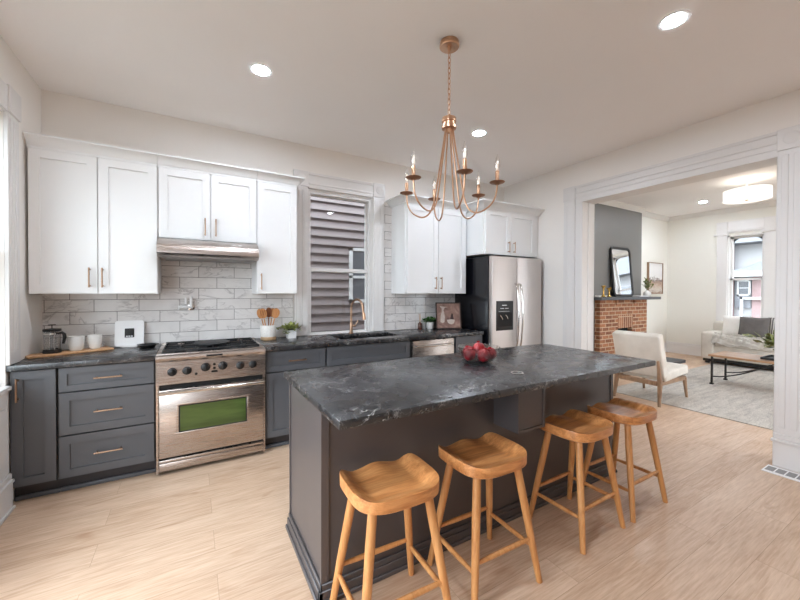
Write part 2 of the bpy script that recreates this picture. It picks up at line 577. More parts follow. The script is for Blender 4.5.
class MB:
    def __init__(s):
        s.bm = bmesh.new()

    def box(s, x0, x1, y0, y1, z0, z1, bev=0, seg=2):
        v = [s.bm.verts.new((x, y, z)) for x in (x0, x1) for y in (y0, y1) for z in (z0, z1)]
        q = [(0, 1, 3, 2), (4, 6, 7, 5), (0, 4, 5, 1), (2, 3, 7, 6), (0, 2, 6, 4), (1, 5, 7, 3)]
        f = [s.bm.faces.new([v[i] for i in a]) for a in q]
        if bev:
            e = list({e for a in f for e in a.edges})
            bmesh.ops.bevel(s.bm, geom=e, offset=bev, segments=seg, affect='EDGES', profile=.5, clamp_overlap=True)
        return s

    def tube(s, pts, r, seg=10, smooth=True):
        pts = [Vector(p) for p in pts]
        n = len(pts)
        rs = list(r) if isinstance(r, (list, tuple)) else [r]*n
        rings = []
        prev = None
        for i, p in enumerate(pts):
            d = (pts[min(i+1, n-1)] - pts[max(i-1, 0)]).normalized()
            if prev is None:
                a = Vector((0, 0, 1)) if abs(d.z) < .9 else Vector((1, 0, 0))
                u = d.cross(a).normalized()
            else:
                u = (prev - d*prev.dot(d)).normalized()
            prev = u
            w = d.cross(u)
            rings.append([s.bm.verts.new(p + (u*math.cos(t)+w*math.sin(t))*rs[i]) for t in [2*math.pi*k/seg for k in range(seg)]])
        for a, b in zip(rings, rings[1:]):
            for k in range(seg):
                f = s.bm.faces.new((a[k], a[(k+1) % seg], b[(k+1) % seg], b[k]))
                f.smooth = smooth
        s.bm.faces.new(rings[0][::-1])
        s.bm.faces.new(rings[-1])
        return s

    def lathe(s, prof, c=(0, 0, 0), seg=24, mat=None, smooth=True, loop=False):
        mat = mat or Matrix.Translation(Vector(c))
        rings = []
        for r, z in prof:
            if r < 1e-5:
                rings.append([s.bm.verts.new(mat @ Vector((0, 0, z)))])
            else:
                rings.append([s.bm.verts.new(mat @ Vector((r*math.cos(2*math.pi*k/seg), r*math.sin(2*math.pi*k/seg), z))) for k in range(seg)])
        for a, b in zip(rings, rings[1:]+(rings[:1] if loop else [])):
            for k in range(seg):
                k2 = (k+1) % seg
                if len(a) == 1 and len(b) == 1:
                    continue
                if len(a) == 1:
                    f = s.bm.faces.new((a[0], b[k2], b[k]))
                elif len(b) == 1:
                    f = s.bm.faces.new((a[k], a[k2], b[0]))
                else:
                    f = s.bm.faces.new((a[k], a[k2], b[k2], b[k]))
                f.smooth = smooth
        for rg in (rings[0], rings[-1]):
            if len(rg) > 1 and not loop:
                s.bm.faces.new(rg)
        return s

    def prism(s, poly, axis, a0, a1):
        """poly: list of 2D points in the two other axes (in order x,y,z without axis)"""
        def P(p, a):
            return {'X': (a, p[0], p[1]), 'Y': (p[0], a, p[1]), 'Z': (p[0], p[1], a)}[axis]
        A = [s.bm.verts.new(P(p, a0)) for p in poly]
        B = [s.bm.verts.new(P(p, a1)) for p in poly]
        n = len(poly)
        for k in range(n):
            s.bm.faces.new((A[k], A[(k+1) % n], B[(k+1) % n], B[k]))
        s.bm.faces.new(A[::-1])
        s.bm.faces.new(B)
        return s

    def leaf(s, p, d, L, W, nrm=Vector((0, 0, 1)), bend=.2):
        p, d = Vector(p), Vector(d).normalized()
        sd = d.cross(nrm)
        if sd.length < 1e-3:
            sd = Vector((1, 0, 0))
        sd.normalize()
        u = sd.cross(d)
        pts = [p, p+d*L*.35+sd*W*.5+u*bend*W*.4, p+d*L*.75+sd*W*.36, p+d*L-u*bend*L*.3, p+d*L*.75-sd*W*.36, p+d*L*.35-sd*W*.5+u*bend*W*.4]
        v = [s.bm.verts.new(q) for q in pts]
        m1 = s.bm.verts.new(p+d*L*.4-u*bend*W*.3)
        for k in range(6):
            f = s.bm.faces.new((m1, v[k], v[(k+1) % 6]))
            f.smooth = True
        return s

    def rot(s, ang, c=(0, 0, 0), axis='Z'):
        bmesh.ops.rotate(s.bm, cent=c, matrix=Matrix.Rotation(ang, 3, axis), verts=s.bm.verts)
        return s

    def shaker(s, x0, x1, z0, z1, yf, th=.02, fw=.057, rec=.012):
        yb = yf + th
        s.box(x0, x0+fw, yf, yb, z0, z1)
        s.box(x1-fw, x1, yf, yb, z0, z1)
        s.box(x0+fw, x1-fw, yf, yb, z0, z0+fw)
        s.box(x0+fw, x1-fw, yf, yb, z1-fw, z1)
        s.box(x0+fw, x1-fw, yf+rec, yb, z0+fw, z1-fw)
        return s

    def build(s, name, mat, parent=None, kind=None, weld=False):
        bmesh.ops.recalc_face_normals(s.bm, faces=s.bm.faces)
        me = bpy.data.meshes.new(name)
        top = parent
        while top is not None and top.parent is not None:
            top = top.parent
        if top is not None and top.name in ORG:
            bmesh.ops.translate(s.bm, vec=-Vector(ORG[top.name]), verts=s.bm.verts)
        s.bm.to_mesh(me)
        s.bm.free()
        me.set_sharp_from_angle(angle=R(38))
        me.materials.append(MAT[mat])
        o = bpy.data.objects.new(name, me)
        COL.objects.link(o)
        if parent is not None:
            o.parent = parent
        if kind:
            o['kind'] = kind
        return o


def thing(name, label, cat, loc=(0, 0, 0), group=None):
    o = bpy.data.objects.new(name, None)
    o.empty_display_size = .05
    COL.objects.link(o)
    o.location = loc
    ORG[o.name] = tuple(loc)
    o['label'] = label
    o['category'] = cat
    if group:
        o['group'] = group
    return o


def solo(mb, name, mat, label, cat, loc=(0, 0, 0), group=None):
    """a thing that is one mesh, its origin at loc"""
    bmesh.ops.translate(mb.bm, vec=-Vector(loc), verts=mb.bm.verts)
    o = mb.build(name, mat)
    o.location = loc
    o['label'] = label
    o['category'] = cat
    if group:
        o['group'] = group
    return o


def copy_tree(root, loc, label, rotz=0):
    def rec(o, par):
        c = o.copy()
        COL.objects.link(c)
        if par is not None:
            c.parent = par
        for ch in [x for x in bpy.data.objects if x.parent is o]:
            rec(ch, c)
        return c
    r = rec(root, None)
    r.location = loc
    r.rotation_euler = (0, 0, rotz)
    r['label'] = label
    return r


def struct(mb, name, mat):
    return mb.build(name, mat, None, 'structure')


def bar_pull(parent, cx, y, cz, L, vertical, mat='gold'):
    """bar handle standing off a front at plane y (front faces -y)"""
    m = MB()
    d = .032
    if vertical:
        m.tube([(cx, y-d, cz-L/2), (cx, y-d, cz+L/2)], .0055, 10)
        for z in (cz-L/2+.014, cz+L/2-.014):
            m.tube([(cx, y, z), (cx, y-d, z)], .0062, 8)
    else:
        m.tube([(cx-L/2, y-d, cz), (cx+L/2, y-d, cz)], .0055, 10)
        for x in (cx-L/2+.014, cx+L/2-.014):
            m.tube([(x, y, cz), (x, y-d, cz)], .0062, 8)
    return m.build('handle', mat, parent)
# ================================================================ the shell
XL, XR, H, YF = -.03, 5.08, 2.985, -7.5
LX1, LY1, LH = 10.6, .16, 3.14
WT = .21
struct(MB().box(-.25, 10.8, YF-.2, .4, -.1, 0), 'floor', 'floor')
struct(MB().box(-.25, XR+.02, YF-.2, .25, H, H+.35), 'ceiling', 'ceiling')
struct(MB().box(XR+WT-.02, LX1+.2, YF-.2, LY1+.25, LH, LH+.2), 'ceiling_living', 'ceiling')
# back wall with the window hole
WX0, WX1, WZ0, WZ1 = 2.08, 2.87, .88, 2.52
m = MB().box(XL-.2, WX0, 0, .2, 0, H+.1).box(WX1, XR+.02, 0, .2, 0, H+.1).box(WX0, WX1, 0, .2, 0, WZ0).box(WX0, WX1, 0, .2, WZ1, H+.1)
struct(m, 'wall_back', 'wall')
# left wall with a window and, beside the camera, a wide glazed patio opening
LWY0, LWY1, LWZ0, LWZ1 = -1.52, -.66, .79, 2.52
PY0, PY1, PZ1 = -3.9, -1.75, 2.48
m = MB()
m.box(XL-.2, XL, YF, PY0, 0, H+.1).box(XL-.2, XL, PY1, LWY0, 0, H+.1).box(XL-.2, XL, LWY1, .01, 0, H+.1)
m.box(XL-.2, XL, LWY0, LWY1, 0, LWZ0).box(XL-.2, XL, LWY0, LWY1, LWZ1, H+.1).box(XL-.2, XL, PY0, PY1, PZ1, H+.1)
struct(m, 'wall_left', 'wall')
# right wall with the wide opening
OY0, OY1, OZ = -2.93, -1.173, 2.555
m = MB().box(XR, XR+WT, YF, OY0, 0, LH+.1).box(XR, XR+WT, OY1, LY1+.2, 0, LH+.1).box(XR, XR+WT, OY0, OY1, OZ, LH+.1)
struct(m, 'wall_right', 'wall')
struct(MB().box(XL-.2, XR+.02, YF-.2, YF, 0, H+.1), 'wall_front', 'wall')
# living room walls
m = MB().box(XR+WT, LX1+.2, LY1, LY1+.2, 0, LH+.1)
struct(m, 'wall_living_back', 'wall_living')
FWY0, FWY1, FWZ0, FWZ1 = -1.479, -.927, .70, 2.57
m = MB().box(LX1, LX1+.2, YF-.2, FWY0, 0, LH+.1).box(LX1, LX1+.2, FWY1, LY1+.01, 0, LH+.1).box(LX1, LX1+.2, FWY0, FWY1, 0, FWZ0).box(LX1, LX1+.2, FWY0, FWY1, FWZ1, LH+.1)
struct(m, 'wall_living_far', 'wall_living')
m = MB().box(XR+WT, 6.0, YF-.2, YF, 0, LH+.1).box(10.0, LX1+.2, YF-.2, YF, 0, LH+.1).box(6.0, 10.0, YF-.2, YF, 0, .3).box(6.0, 10.0, YF-.2, YF, 2.7, LH+.1)  # wide unseen opening, added so daylight brightens the living room
struct(m, 'wall_living_front', 'wall_living')
struct(MB().box(7.0, 9.1, 0, LY1, 0, LH), 'wall_chimney', 'grey_wall')
struct(MB().box(-30, 60, -40, 40, -.75, -.65), 'ground', 'ground')

# crown of the living room
def crown_prof(d=.09):
    return [(0, 0), (0, -d), (-.02, -d), (-.075, -.02), (-.075, 0)]
m = MB()
m.prism([(y+LY1, z+LH) for y, z in crown_prof()], 'X', 9.1, LX1)
m.prism([(y+LY1, z+LH) for y, z in crown_prof()], 'X', XR+WT, 7.0)
m.prism([(y, z+LH) for y, z in crown_prof()], 'X', 7.0, 9.1)
m.prism([(LX1+y, z+LH) for y, z in crown_prof()], 'Y', YF, LY1)
struct(m, 'trim_1', 'trim')

# casing round the wide opening (kitchen side), jamb liner
def fluted_x(m, x, y0, y1, z0, z1, t=.028):
    m.box(x-t, x, y0, y1, z0, z1, .003, 1)
    w = y1-y0
    for k in range(2):
        yc = y0+w*(.28+.44*k)
        m.box(x-t-.004, x-t+.002, yc-w*.13, yc+w*.13, z0+.05, z1-.04, .0025, 1)
m = MB()
fluted_x(m, XR, -1.173, -1.022, .27, 2.53)
m.box(XR-.034, XR, -1.178, -1.017, 0, .21, .003, 1).box(XR-.042, XR, -1.183, -1.012, .21, .235, .004, 1).box(XR-.036, XR, -1.178, -1.017, .235, .27, .004, 1)
struct(m, 'trim_2', 'trim')
m = MB()
fluted_x(m, XR, -3.075, -2.923, .27, 2.53)
m.box(XR-.034, XR, -3.08, -2.918, 0, .20, .003, 1).box(XR-.046, XR, -3.09, -2.908, .20, .225, .005, 1).box(XR-.036, XR, -3.08, -2.918, .225, .27, .005, 1)
struct(m, 'trim_3', 'trim')
m = MB()
m.box(XR-.022, XR, -2.923, -1.173, 2.55, 2.69, .002, 1).box(XR-.032, XR, -2.923, -1.173, 2.595, 2.615, .004, 1).box(XR-.032, XR, -2.923, -1.173, 2.665, 2.695, .004, 1)
for yc in (-1.098, -2.999):
    m.box(XR-.036, XR, yc-.08, yc+.08, 2.53, 2.70, .003, 1)
    m.lathe([(0, .004), (.018, .005), (.026, .002), (.04, .004), (.048, 0)], seg=20, mat=Matrix.Translation((XR-.036, yc, 2.615)) @ Matrix.Rotation(R(-90), 4, 'Y'))
struct(m, 'trim_4', 'trim')
m = MB()
m.box(XR-.012, XR+WT+.02, -1.263, -1.173, 0, 2.49, .003, 1)
m.box(XR+.10, XR+.14, -1.275, -1.26, 0, 2.49, .003, 1)
m.box(XR+WT+.01, XR+WT+.03, -1.263, -1.05, 0, 2.6, .002, 1)
m.box(XR-.012, XR+WT+.02, -2.93, -2.915, 0, 2.49, .003, 1)
m.box(XR-.012, XR+WT+.02, -2.93, -1.173, 2.49, 2.555, .003, 1)
struct(m, 'trim_5', 'trim')

# baseboards
def board_y(m, x, y0, y1, h, s):     # on a wall facing s along x
    m.box(min(x, x+s*.018), max(x, x+s*.018), y0, y1, 0, h-.03, .002, 1)
    m.box(min(x, x+s*.026), max(x, x+s*.026), y0, y1, h-.03, h-.008, .004, 1)
    m.box(min(x, x+s*.014), max(x, x+s*.014), y0, y1, h-.008, h+.03, .004, 1)
    m.box(min(x, x+s*.03), max(x, x+s*.03), y0, y1, 0, .02, .004, 1)
m = MB()
board_y(m, XR, YF, -3.09, .2, -1)
board_y(m, XR, -1.012, -.0, .2, -1)
struct(m, 'baseboard_right', 'trim')
m = MB()
board_y(m, XL+.014, LWY0-.1, -.662, .2, 1)
struct(m, 'baseboard_left', 'trim')
m = MB()
board_y(m, LX1, YF, LY1, .22, -1)
m.box(9.13, LX1, LY1-.018, LY1, 0, .2, .002, 1).box(9.13, LX1, LY1-.012, LY1, .2, .22, .003, 1)
m.box(XR+WT, 7.0, LY1-.018, LY1, 0, .2, .002, 1)
struct(m, 'baseboard_living', 'trim')
# panelling below the left window
m = MB().box(XL, XL+.014, LWY0-.12, -.662, 0, .755, .002, 1).box(XL+.014, XL+.02, LWY0-.05, -.72, .28, .66, .003, 1)
struct(m, 'trim_6', 'trim')

# ---- windows
def sash(m, x0, x1, y, z0, z1, fw=.04, t=.035):
    m.box(x0, x0+fw, y, y+t, z0, z1, .002, 1).box(x1-fw, x1, y, y+t, z0, z1, .002, 1)
    m.box(x0+fw, x1-fw, y, y+t, z0, z0+fw, .002, 1).box(x0+fw, x1-fw, y, y+t, z1-fw, z1, .002, 1)

w1 = thing('window_1', 'white double hung kitchen window above the sink with siding seen through it', 'window', (2.475, 0, WZ0))
del w1['label'], w1['category']
w1['kind'] = 'structure'
m = MB()
for x0, x1 in ((1.933, 2.08), (2.87, 3.017)):
    m.box(x0, x1, -.028, 0, .916, 2.53, .003, 1)
    for k in range(2):
        xc = x0+.147*(.28+.44*k)
        m.box(xc-.02, xc+.02, -.032, -.026, 1.0, 2.49, .0025, 1)
    m.box(x0-.006, x1+.006, -.036, 0, 2.53, 2.695, .003, 1)
    m.lathe([(0, .004), (.018, .005), (.026, .002), (.04, .004), (.048, 0)], seg=20, mat=Matrix.Translation(((x0+x1)/2, -.036, 2.612)) @ Matrix.Rotation(R(90), 4, 'X'))
m.box(2.086, 2.864, -.024, 0, 2.52, 2.685, .002, 1).box(2.086, 2.864, -.032, 0, 2.56, 2.58, .004, 1).box(2.086, 2.864, -.034, 0, 2.66, 2.69, .004, 1)
m.build('casing', 'trim', w1)
m = MB().box(2.08, 2.095, 0, .19, WZ0, WZ1).box(2.855, 2.87, 0, .19, WZ0, WZ1).box(2.095, 2.855, 0, .19, WZ1-.015, WZ1).box(2.095, 2.855, 0, .19, WZ0, WZ0+.012)
m.box(2.095, 2.12, .015, .045, WZ0+.012, WZ1-.015).box(2.83, 2.855, .015, .045, WZ0+.012, WZ1-.015).box(2.12, 2.83, .015, .045, WZ1-.045, WZ1-.015)
m.build('jamb', 'trim', w1)
m = MB()
sash(m, 2.097, 2.853, .052, WZ0+.013, 1.66, .042)
lo = m.build('lower_sash', 'trim', w1)
MB().box(2.13, 2.82, .068, .072, WZ0+.046, 1.632).build('pane', 'window_glass', lo)
m = MB()
sash(m, 2.097, 2.853, .09, 1.615, WZ1-.016, .034)
hi = m.build('upper_sash', 'trim', w1)
MB().box(2.13, 2.82, .106, .110, 1.663, WZ1-.049).build('pane', 'window_glass', hi)

w2 = thing('window_2', 'x', 'x', (XL, -1.09, LWZ0))
del w2['label'], w2['category']
w2['kind'] = 'structure'
m = MB()
for y0, y1 in ((LWY1-.0, -.495), (-1.68, LWY0)):
    m.box(XL, XL+.022, y0, y1, .917 if y1 > -.6 else LWZ0, 2.53, .003, 1)
    for k in range(3):
        yc = y0+(y1-y0)*(.25+.25*k)
        m.box(XL+.02, XL+.025, yc-.011, yc+.011, 1.0, 2.5, .002, 1)
    m.box(XL, XL+.034, y0-.006, y1+.006, 2.53, 2.70, .003, 1)
m.box(XL, XL+.024, LWY0, LWY1, 2.53, 2.69, .003, 1)
m.box(XL-.1, XL+.03, LWY0-.18, -.662, LWZ0-.03, LWZ0-.001, .004, 1)
m.build('casing', 'trim', w2)
m = MB()
for z0, z1, x in ((LWZ0, 1.66, XL-.09), (1.63, LWZ1, XL-.13)):
    m.box(x, x+.035, LWY0, LWY0+.04, z0, z1).box(x, x+.035, LWY1-.04, LWY1, z0, z1).box(x, x+.035, LWY0, LWY1, z0, z0+.04).box(x, x+.035, LWY0, LWY1, z1-.04, z1)
sh = m.build('sash', 'trim', w2)
MB().box(XL-.075, XL-.071, LWY0+.04, LWY1-.04, LWZ0+.04, 1.62).box(XL-.115, XL-.111, LWY0+.04, LWY1-.04, 1.67, LWZ1-.04).build('pane', 'window_glass', sh)

w3 = thing('window_3', 'x', 'x', (LX1, -1.2, FWZ0))
del w3['label'], w3['category']
w3['kind'] = 'structure'
m = MB()
for y0, y1 in ((FWY1, FWY1+.17), (FWY0-.17, FWY0)):
    m.box(LX1-.028, LX1, y0, y1, .22, 2.58, .003, 1)
    m.box(LX1-.036, LX1, y0-.006, y1+.006, 2.62, 2.86, .003, 1)
    m.box(LX1-.05, LX1, y0-.02, y1+.05, 2.58, 2.62, .003, 1)
m.box(LX1-.028, LX1, FWY0, FWY1, 2.62, 2.86, .002, 1).box(LX1-.04, LX1, FWY0, FWY1, 2.64, 2.67, .003, 1)
m.box(LX1-.07, LX1, FWY0-.2, FWY1+.2, FWZ0-.04, FWZ0-.001, .003, 1)
m.build('casing', 'trim', w3)
m = MB().box(LX1, LX1+.19, FWY1-.02, FWY1, FWZ0, FWZ1).box(LX1, LX1+.19, FWY0, FWY0+.02, FWZ0, FWZ1).box(LX1, LX1+.19, FWY0, FWY1, FWZ1-.02, FWZ1)
m.build('jamb', 'trim', w3)
m = MB()
for z0, z1, x in ((FWZ0, 1.69, LX1+.06), (1.65, FWZ1-.02, LX1+.1)):
    m.box(x, x+.035, FWY0+.02, FWY0+.06, z0, z1).box(x, x+.035, FWY1-.06, FWY1-.02, z0, z1).box(x, x+.035, FWY0+.02, FWY1-.02, z0, z0+.04).box(x, x+.035, FWY0+.02, FWY1-.02, z1-.04, z1)
sh = m.build('sash', 'trim', w3)
MB().box(LX1+.075, LX1+.079, FWY0+.05, FWY1-.05, FWZ0+.04, 1.66).box(LX1+.115, LX1+.119, FWY0+.05, FWY1-.05, 1.68, FWZ1-.05).build('pane', 'window_glass', sh)
m = MB()
for ys, s in ((FWY1-.05, -1), (FWY0+.05, 1)):
    zt = FWZ1-.05
    poly = [(ys, zt), (ys+s*.15, zt)] + [(ys+s*(.15-.15*math.sin(a)), zt-.15+.15*math.cos(a)) for a in [R(t) for t in range(15, 90, 15)]] + [(ys, zt-.15)]
    m.prism(poly, 'X', LX1+.125, LX1+.135)
m.build('corner_bracket', 'black_metal', w3)

# ---- backsplash, part of the back wall
m = MB().box(XL, .757, -.009, 0, .914, 1.38).box(.757, 1.515, -.009, 0, .914, 1.85).box(1.515, 1.925, -.009, 0, .914, 1.38)
m.box(3.024, 4.35, -.009, 0, .914, 1.38).box(3.024, 3.13, -.009, 0, 1.38, 2.46)
struct(m, 'wall_backsplash', 'tile')

# ---- neighbouring house beyond the kitchen window
nh = thing('neighbour_house', 'mauve grey clapboard house wall seen through the kitchen window', 'house', (2.8, 1.3, -.65))
m = MB()
z = -.6
while z < 8.0:
    m.prism([(1.30, z+.012), (1.256, z), (1.298, z+.135), (1.30, z+.135)], 'X', .4, 6.5)
    z += .128
m.box(.4, 6.5, 1.30, 1.5, -.66, 8.1)
m.build('siding', 'siding', nh)
NX0, NX1, NZ0, NZ1 = 3.085, 4.0, 1.22, 2.07
m = MB()
for a in ((NX0, NX0+.05, NZ0, NZ1), (NX1-.05, NX1, NZ0, NZ1), (NX0, NX1, NZ0, NZ0+.05), (NX0, NX1, NZ1-.045, NZ1), (NX0, NX1, 1.60, 1.64)):
    m.box(a[0], a[1], 1.24, 1.30, a[2], a[3])
wf = m.build('window_frame', 'ext_bright', nh)
MB().box(NX0+.05, NX1-.05, 1.252, 1.256, NZ0+.05, NZ1-.045).build('pane', 'ext_pane', wf)
# ---- house across the street beyond the living room window
fh = thing('street_house', 'pale house with grey porch roof seen through the living room window', 'house', (22, 0, -.65))
MB().box(22, 24, -9, 9, -.66, 3.5).build('wall', 'ext_white', fh)
MB().box(21.0, 24, -9, 9, 3.5, 4.9).build('eave', 'ext_roof', fh)
MB().prism([(2.6, 2.29), (1.9, 2.42), (1.36, 2.68), (-9, 2.9), (-9, 2.29)], 'X', 21.3, 22).build('porch_roof', 'ext_roof', fh)
MB().box(21.25, 22, -9, 2.6, 2.08, 2.29).build('porch_beam', 'ext_bright', fh)
MB().box(21.6, 21.95, 2.3, 3.0, -.66, 3.5).build('pillar', 'ext_pink', fh)
MB().box(21.95, 22, -2, 1.72, -.66, 2.08).build('lower_wall', 'ext_pink', fh)
MB().box(21.9, 22, 1.74, 2.26, .72, 1.96).build('shutter', 'ext_roof', fh)
m = MB()
for a_ in ((1.74, 1.80, 1.26, 1.94), (2.12, 2.18, 1.26, 1.94), (1.74, 2.18, 1.26, 1.32), (1.74, 2.18, 1.88, 1.94), (1.74, 2.18, 1.58, 1.61)):
    m.box(21.84, 21.9, a_[0], a_[1], a_[2], a_[3])
wf = m.build('window_frame', 'ext_bright', fh)
MB().box(21.85, 21.86, 1.79, 2.13, 1.31, 1.9).build('pane', 'ext_pane', wf)
m = MB().box(21.7, 21.8, 1.95, 2.03, -.6, 1.2).box(21.7, 21.8, -1, 2.03, 1.1, 1.2)
m.build('porch_rail', 'ext_bright', fh)

# ================================================================ base cabinets
YB = -.588      # carcass front
YD = -.63       # door front
ZT, ZB, ZC = .868, .115, .876


def base_body(x0, x1, root, z1=ZC, toe=True):
    m = MB().box(x0, x1, YB, -.012, .10, z1-.001)
    b = m.build('carcass', 'grey_cab', root)
    if toe:
        MB().box(x0, x1, -.555, -.03, 0, .10).build('toe_kick', 'toe', root)
        m = MB().box(x0, x1, -.575, -.555, 0, .03, .006, 2)
        m.build('base_shoe', 'grey_cab', root)
    return b


c = thing('base_cabinet', 'narrow charcoal base cabinet with one tall door in the left corner', 'cabinet', (.09, -.3, 0))
base_body(-.022, .206, c)
d = MB().shaker(-.018, .198, ZB, ZT, YD).build('door', 'grey_cab', c)
bar_pull(d, .018, YD, .752, .152, True)

c = thing('drawer_cabinet', 'charcoal base cabinet with three drawers beside the range', 'cabinet', (.48, -.3, 0))
base_body(.206, .752, c)
for z0, z1, hz in ((.706, ZT, .786), (.409, .696, .553), (ZB, .399, .259)):
    d = MB().shaker(.213, .745, z0, z1, YD, fw=.055 if z1-z0 > .2 else .042).build('drawer', 'grey_cab', c)
    bar_pull(d, .480, YD, hz, .16, False)

c = thing('base_cabinet', 'charcoal base cabinet with a drawer over a door between range and sink', 'cabinet', (1.81, -.3, 0))
base_body(1.538, 2.083, c)
d = MB().shaker(1.546, 2.074, .69, ZT, YD, fw=.045).build('drawer', 'grey_cab', c)
bar_pull(d, 1.811, YD, .778, .16, False)
d = MB().shaker(1.546, 2.074, ZB, .679, YD).build('door', 'grey_cab', c)
bar_pull(d, 2.03, YD, .58, .152, True)

c = thing('sink_cabinet', 'wide charcoal sink base cabinet with a false front below the window', 'cabinet', (2.55, -.3, 0))
m = MB().box(2.083, 2.10, YB, -.012, .10, ZC).box(3.003, 3.02, YB, -.012, .10, ZC).box(2.10, 3.003, YB, -.012, .10, .12).box(2.10, 3.003, -.03, -.012, .12, ZC).box(2.10, 3.003, YB, YB+.018, .12, ZC)
m.build('carcass', 'grey_cab', c)
MB().box(2.083, 3.02, -.555, -.03, 0, .10).build('toe_kick', 'toe', c)
MB().shaker(2.092, 3.012, .69, ZT, YD, fw=.05).build('false_front', 'grey_cab', c)
for x0, x1, hx in ((2.094, 2.547, 2.52), (2.557, 3.01, 2.585)):
    d = MB().shaker(x0, x1, ZB, .68, YD).build('door', 'grey_cab', c)
    bar_pull(d, hx, YD, .58, .152, True)

dw = thing('dishwasher', 'stainless dishwasher between the sink cabinet and the end cabinet', 'dishwasher', (3.33, -.3, 0))
MB().box(3.03, 3.625, -.60, -.03, .10, ZC).build('body', 'black_plastic', dw)
MB().box(3.03, 3.625, -.54, -.1, 0, .10).build('toe_kick', 'toe', dw)
d = MB().box(3.055, 3.612, -.635, -.60, .12, .858, .004).build('door', 'steel', dw)
m = MB()
pts = [(3.075, -.636, .80), (3.085, -.668, .802)] + [(3.085+.49*t, -.672-.012*math.sin(math.pi*t), .802) for t in [i/8 for i in range(1, 8)]] + [(3.575, -.668, .802), (3.585, -.636, .80)]
m.tube(pts, .011, 10)
m.build('handle', 'chrome', d)

c = thing('base_cabinet', 'small charcoal end cabinet between dishwasher and refrigerator', 'cabinet', (3.85, -.3, 0))
base_body(3.635, 4.06, c)
MB().shaker(3.645, 4.055, .69, ZT, YD, fw=.045).build('drawer', 'grey_cab', c)
MB().shaker(3.645, 4.055, ZB, .68, YD).build('door', 'grey_cab', c)

# counters
YC = -.655
m = MB().box(XL, .7545, YC, -.011, ZC, .914, .004)
solo(m, 'countertop', 'stone', 'veined black stone countertop left of the range', 'countertop', (.36, -.33, ZC))
SX0, SX1, SY0, SY1 = 2.29, 2.99, -.49, -.115
m = MB().box(1.5365, SX0, YC, -.011, ZC, .914, .003).box(SX1, 4.062, YC, -.011, ZC, .914, .003).box(SX0, SX1, YC, SY0, ZC, .914, .003).box(SX0, SX1, SY1, -.011, ZC, .914, .003)
solo(m, 'countertop', 'stone', 'long veined black stone countertop with the sink cut out below the window', 'countertop', (2.8, -.33, ZC))
sk = thing('sink', 'black undermount sink set in the countertop below the window', 'sink', (2.64, -.3, .66))
m = MB()
t = .012
m.box(SX0-t, SX0, SY0-t, SY1+t, .67, .874).box(SX1, SX1+t, SY0-t, SY1+t, .67, .874).box(SX0, SX1, SY0-t, SY0, .67, .874).box(SX0, SX1, SY1, SY1+t, .67, .874).box(SX0-t, SX1+t, SY0-t, SY1+t, .658, .67)
m.build('basin', 'black_plastic', sk)
MB().lathe([(0, .671), (.04, .671), (.045, .675), (.05, .671)], (2.64, -.3, 0)).build('drain', 'steel', sk)

f = thing('faucet', 'copper gooseneck kitchen faucet standing behind the sink', 'faucet', (2.57, -.065, .914))
MB().lathe([(.028, .914), (.028, .922), (.019, .93), (.018, 1.03), (.0155, 1.04), (0, 1.04)], (2.57, -.065, 0), 20).build('base', 'gold', f)
dx, dy = .45, -.893
pts = [(2.57, -.065, 1.03), (2.57, -.065, 1.20)] + [(2.57+dx*(.085-.085*math.cos(a)), -.065+dy*(.085-.085*math.cos(a)), 1.20+.105*math.sin(a)) for a in [R(x) for x in range(15, 181, 15)]] + [(2.57+dx*.178, -.065+dy*.178, 1.165)]
MB().tube(pts, .0125, 14).build('spout', 'gold', f)
e = Vector((2.57+dx*.178, -.065+dy*.178, 1.165))
MB().tube([e, e+Vector((dx*.008, dy*.008, -.03)), e+Vector((dx*.012, dy*.012, -.085))], [.0135, .017, .018], 14).build('spray_head', 'copper_lamp', f)
m = MB().tube([(2.587, -.065, 1.0), (2.625, -.068, 1.0)], .013, 12).tube([(2.618, -.068, 1.005), (2.64, -.075, 1.04), (2.648, -.08, 1.065)], [.006, .005, .006], 8)
m.build('lever', 'gold', f)

# ================================================================ range
rg = thing('gas_range', 'stainless steel gas range with a green glass oven window', 'range', (1.145, -.35, 0))
RX0, RX1 = .760, 1.531
m = MB().box(RX0, RX1, -.64, -.02, .02, .895).box(RX0, RX0+.014, -.672, -.64, .02, .72).box(RX1-.014, RX1, -.672, -.64, .02, .72)
m.build('body', 'steel', rg)
for x in (RX0+.03, RX1-.07):
    for y in (-.6, -.12):
        MB().box(x, x+.04, y, y+.04, 0, .02).build('foot', 'black_metal', rg)
# control panel and bullnose
m = MB().prism([(-.64, .69), (-.684, .69), (-.680, .86), (-.690, .870), (-.698, .888), (-.692, .906), (-.675, .914), (-.64, .914)], 'X', RX0, RX1)
cp = m.build('control_panel', 'steel', rg)
m = MB().box(RX0, RX1, -.66, -.60, .895, .918, .003).box(RX0, RX0+.03, -.60, -.04, .895, .918, .003).box(RX1-.03, RX1, -.60, -.04, .895, .918, .003).box(RX0, RX1, -.06, -.012, .895, .925, .003)
m.build('cooktop_rim', 'steel', rg)
MB().box(RX0+.03, RX1-.03, -.60, -.06, .895, .903).build('cooktop', 'iron', rg)
for kx, kz, kr in ((.863, .783, .027), (.959, .783, .027), (1.084, .797, .029), (1.207, .797, .029), (1.335, .785, .027), (1.431, .785, .027)):
    T = Matrix.Translation((kx, -.6825, kz)) @ Matrix.Rotation(R(90), 4, 'X')
    k = MB().lathe([(kr*1.15, 0), (kr*1.15, .004), (kr, .006), (kr*.95, .026), (kr*.7, .03), (0, .03)], seg=22, mat=T).build('knob', 'black_plastic', cp)
    MB().box(kx-.004, kx+.004, -.722, -.708, kz-kr*.8, kz+kr*.85, .002, 1).build('grip', 'black_plastic', k)
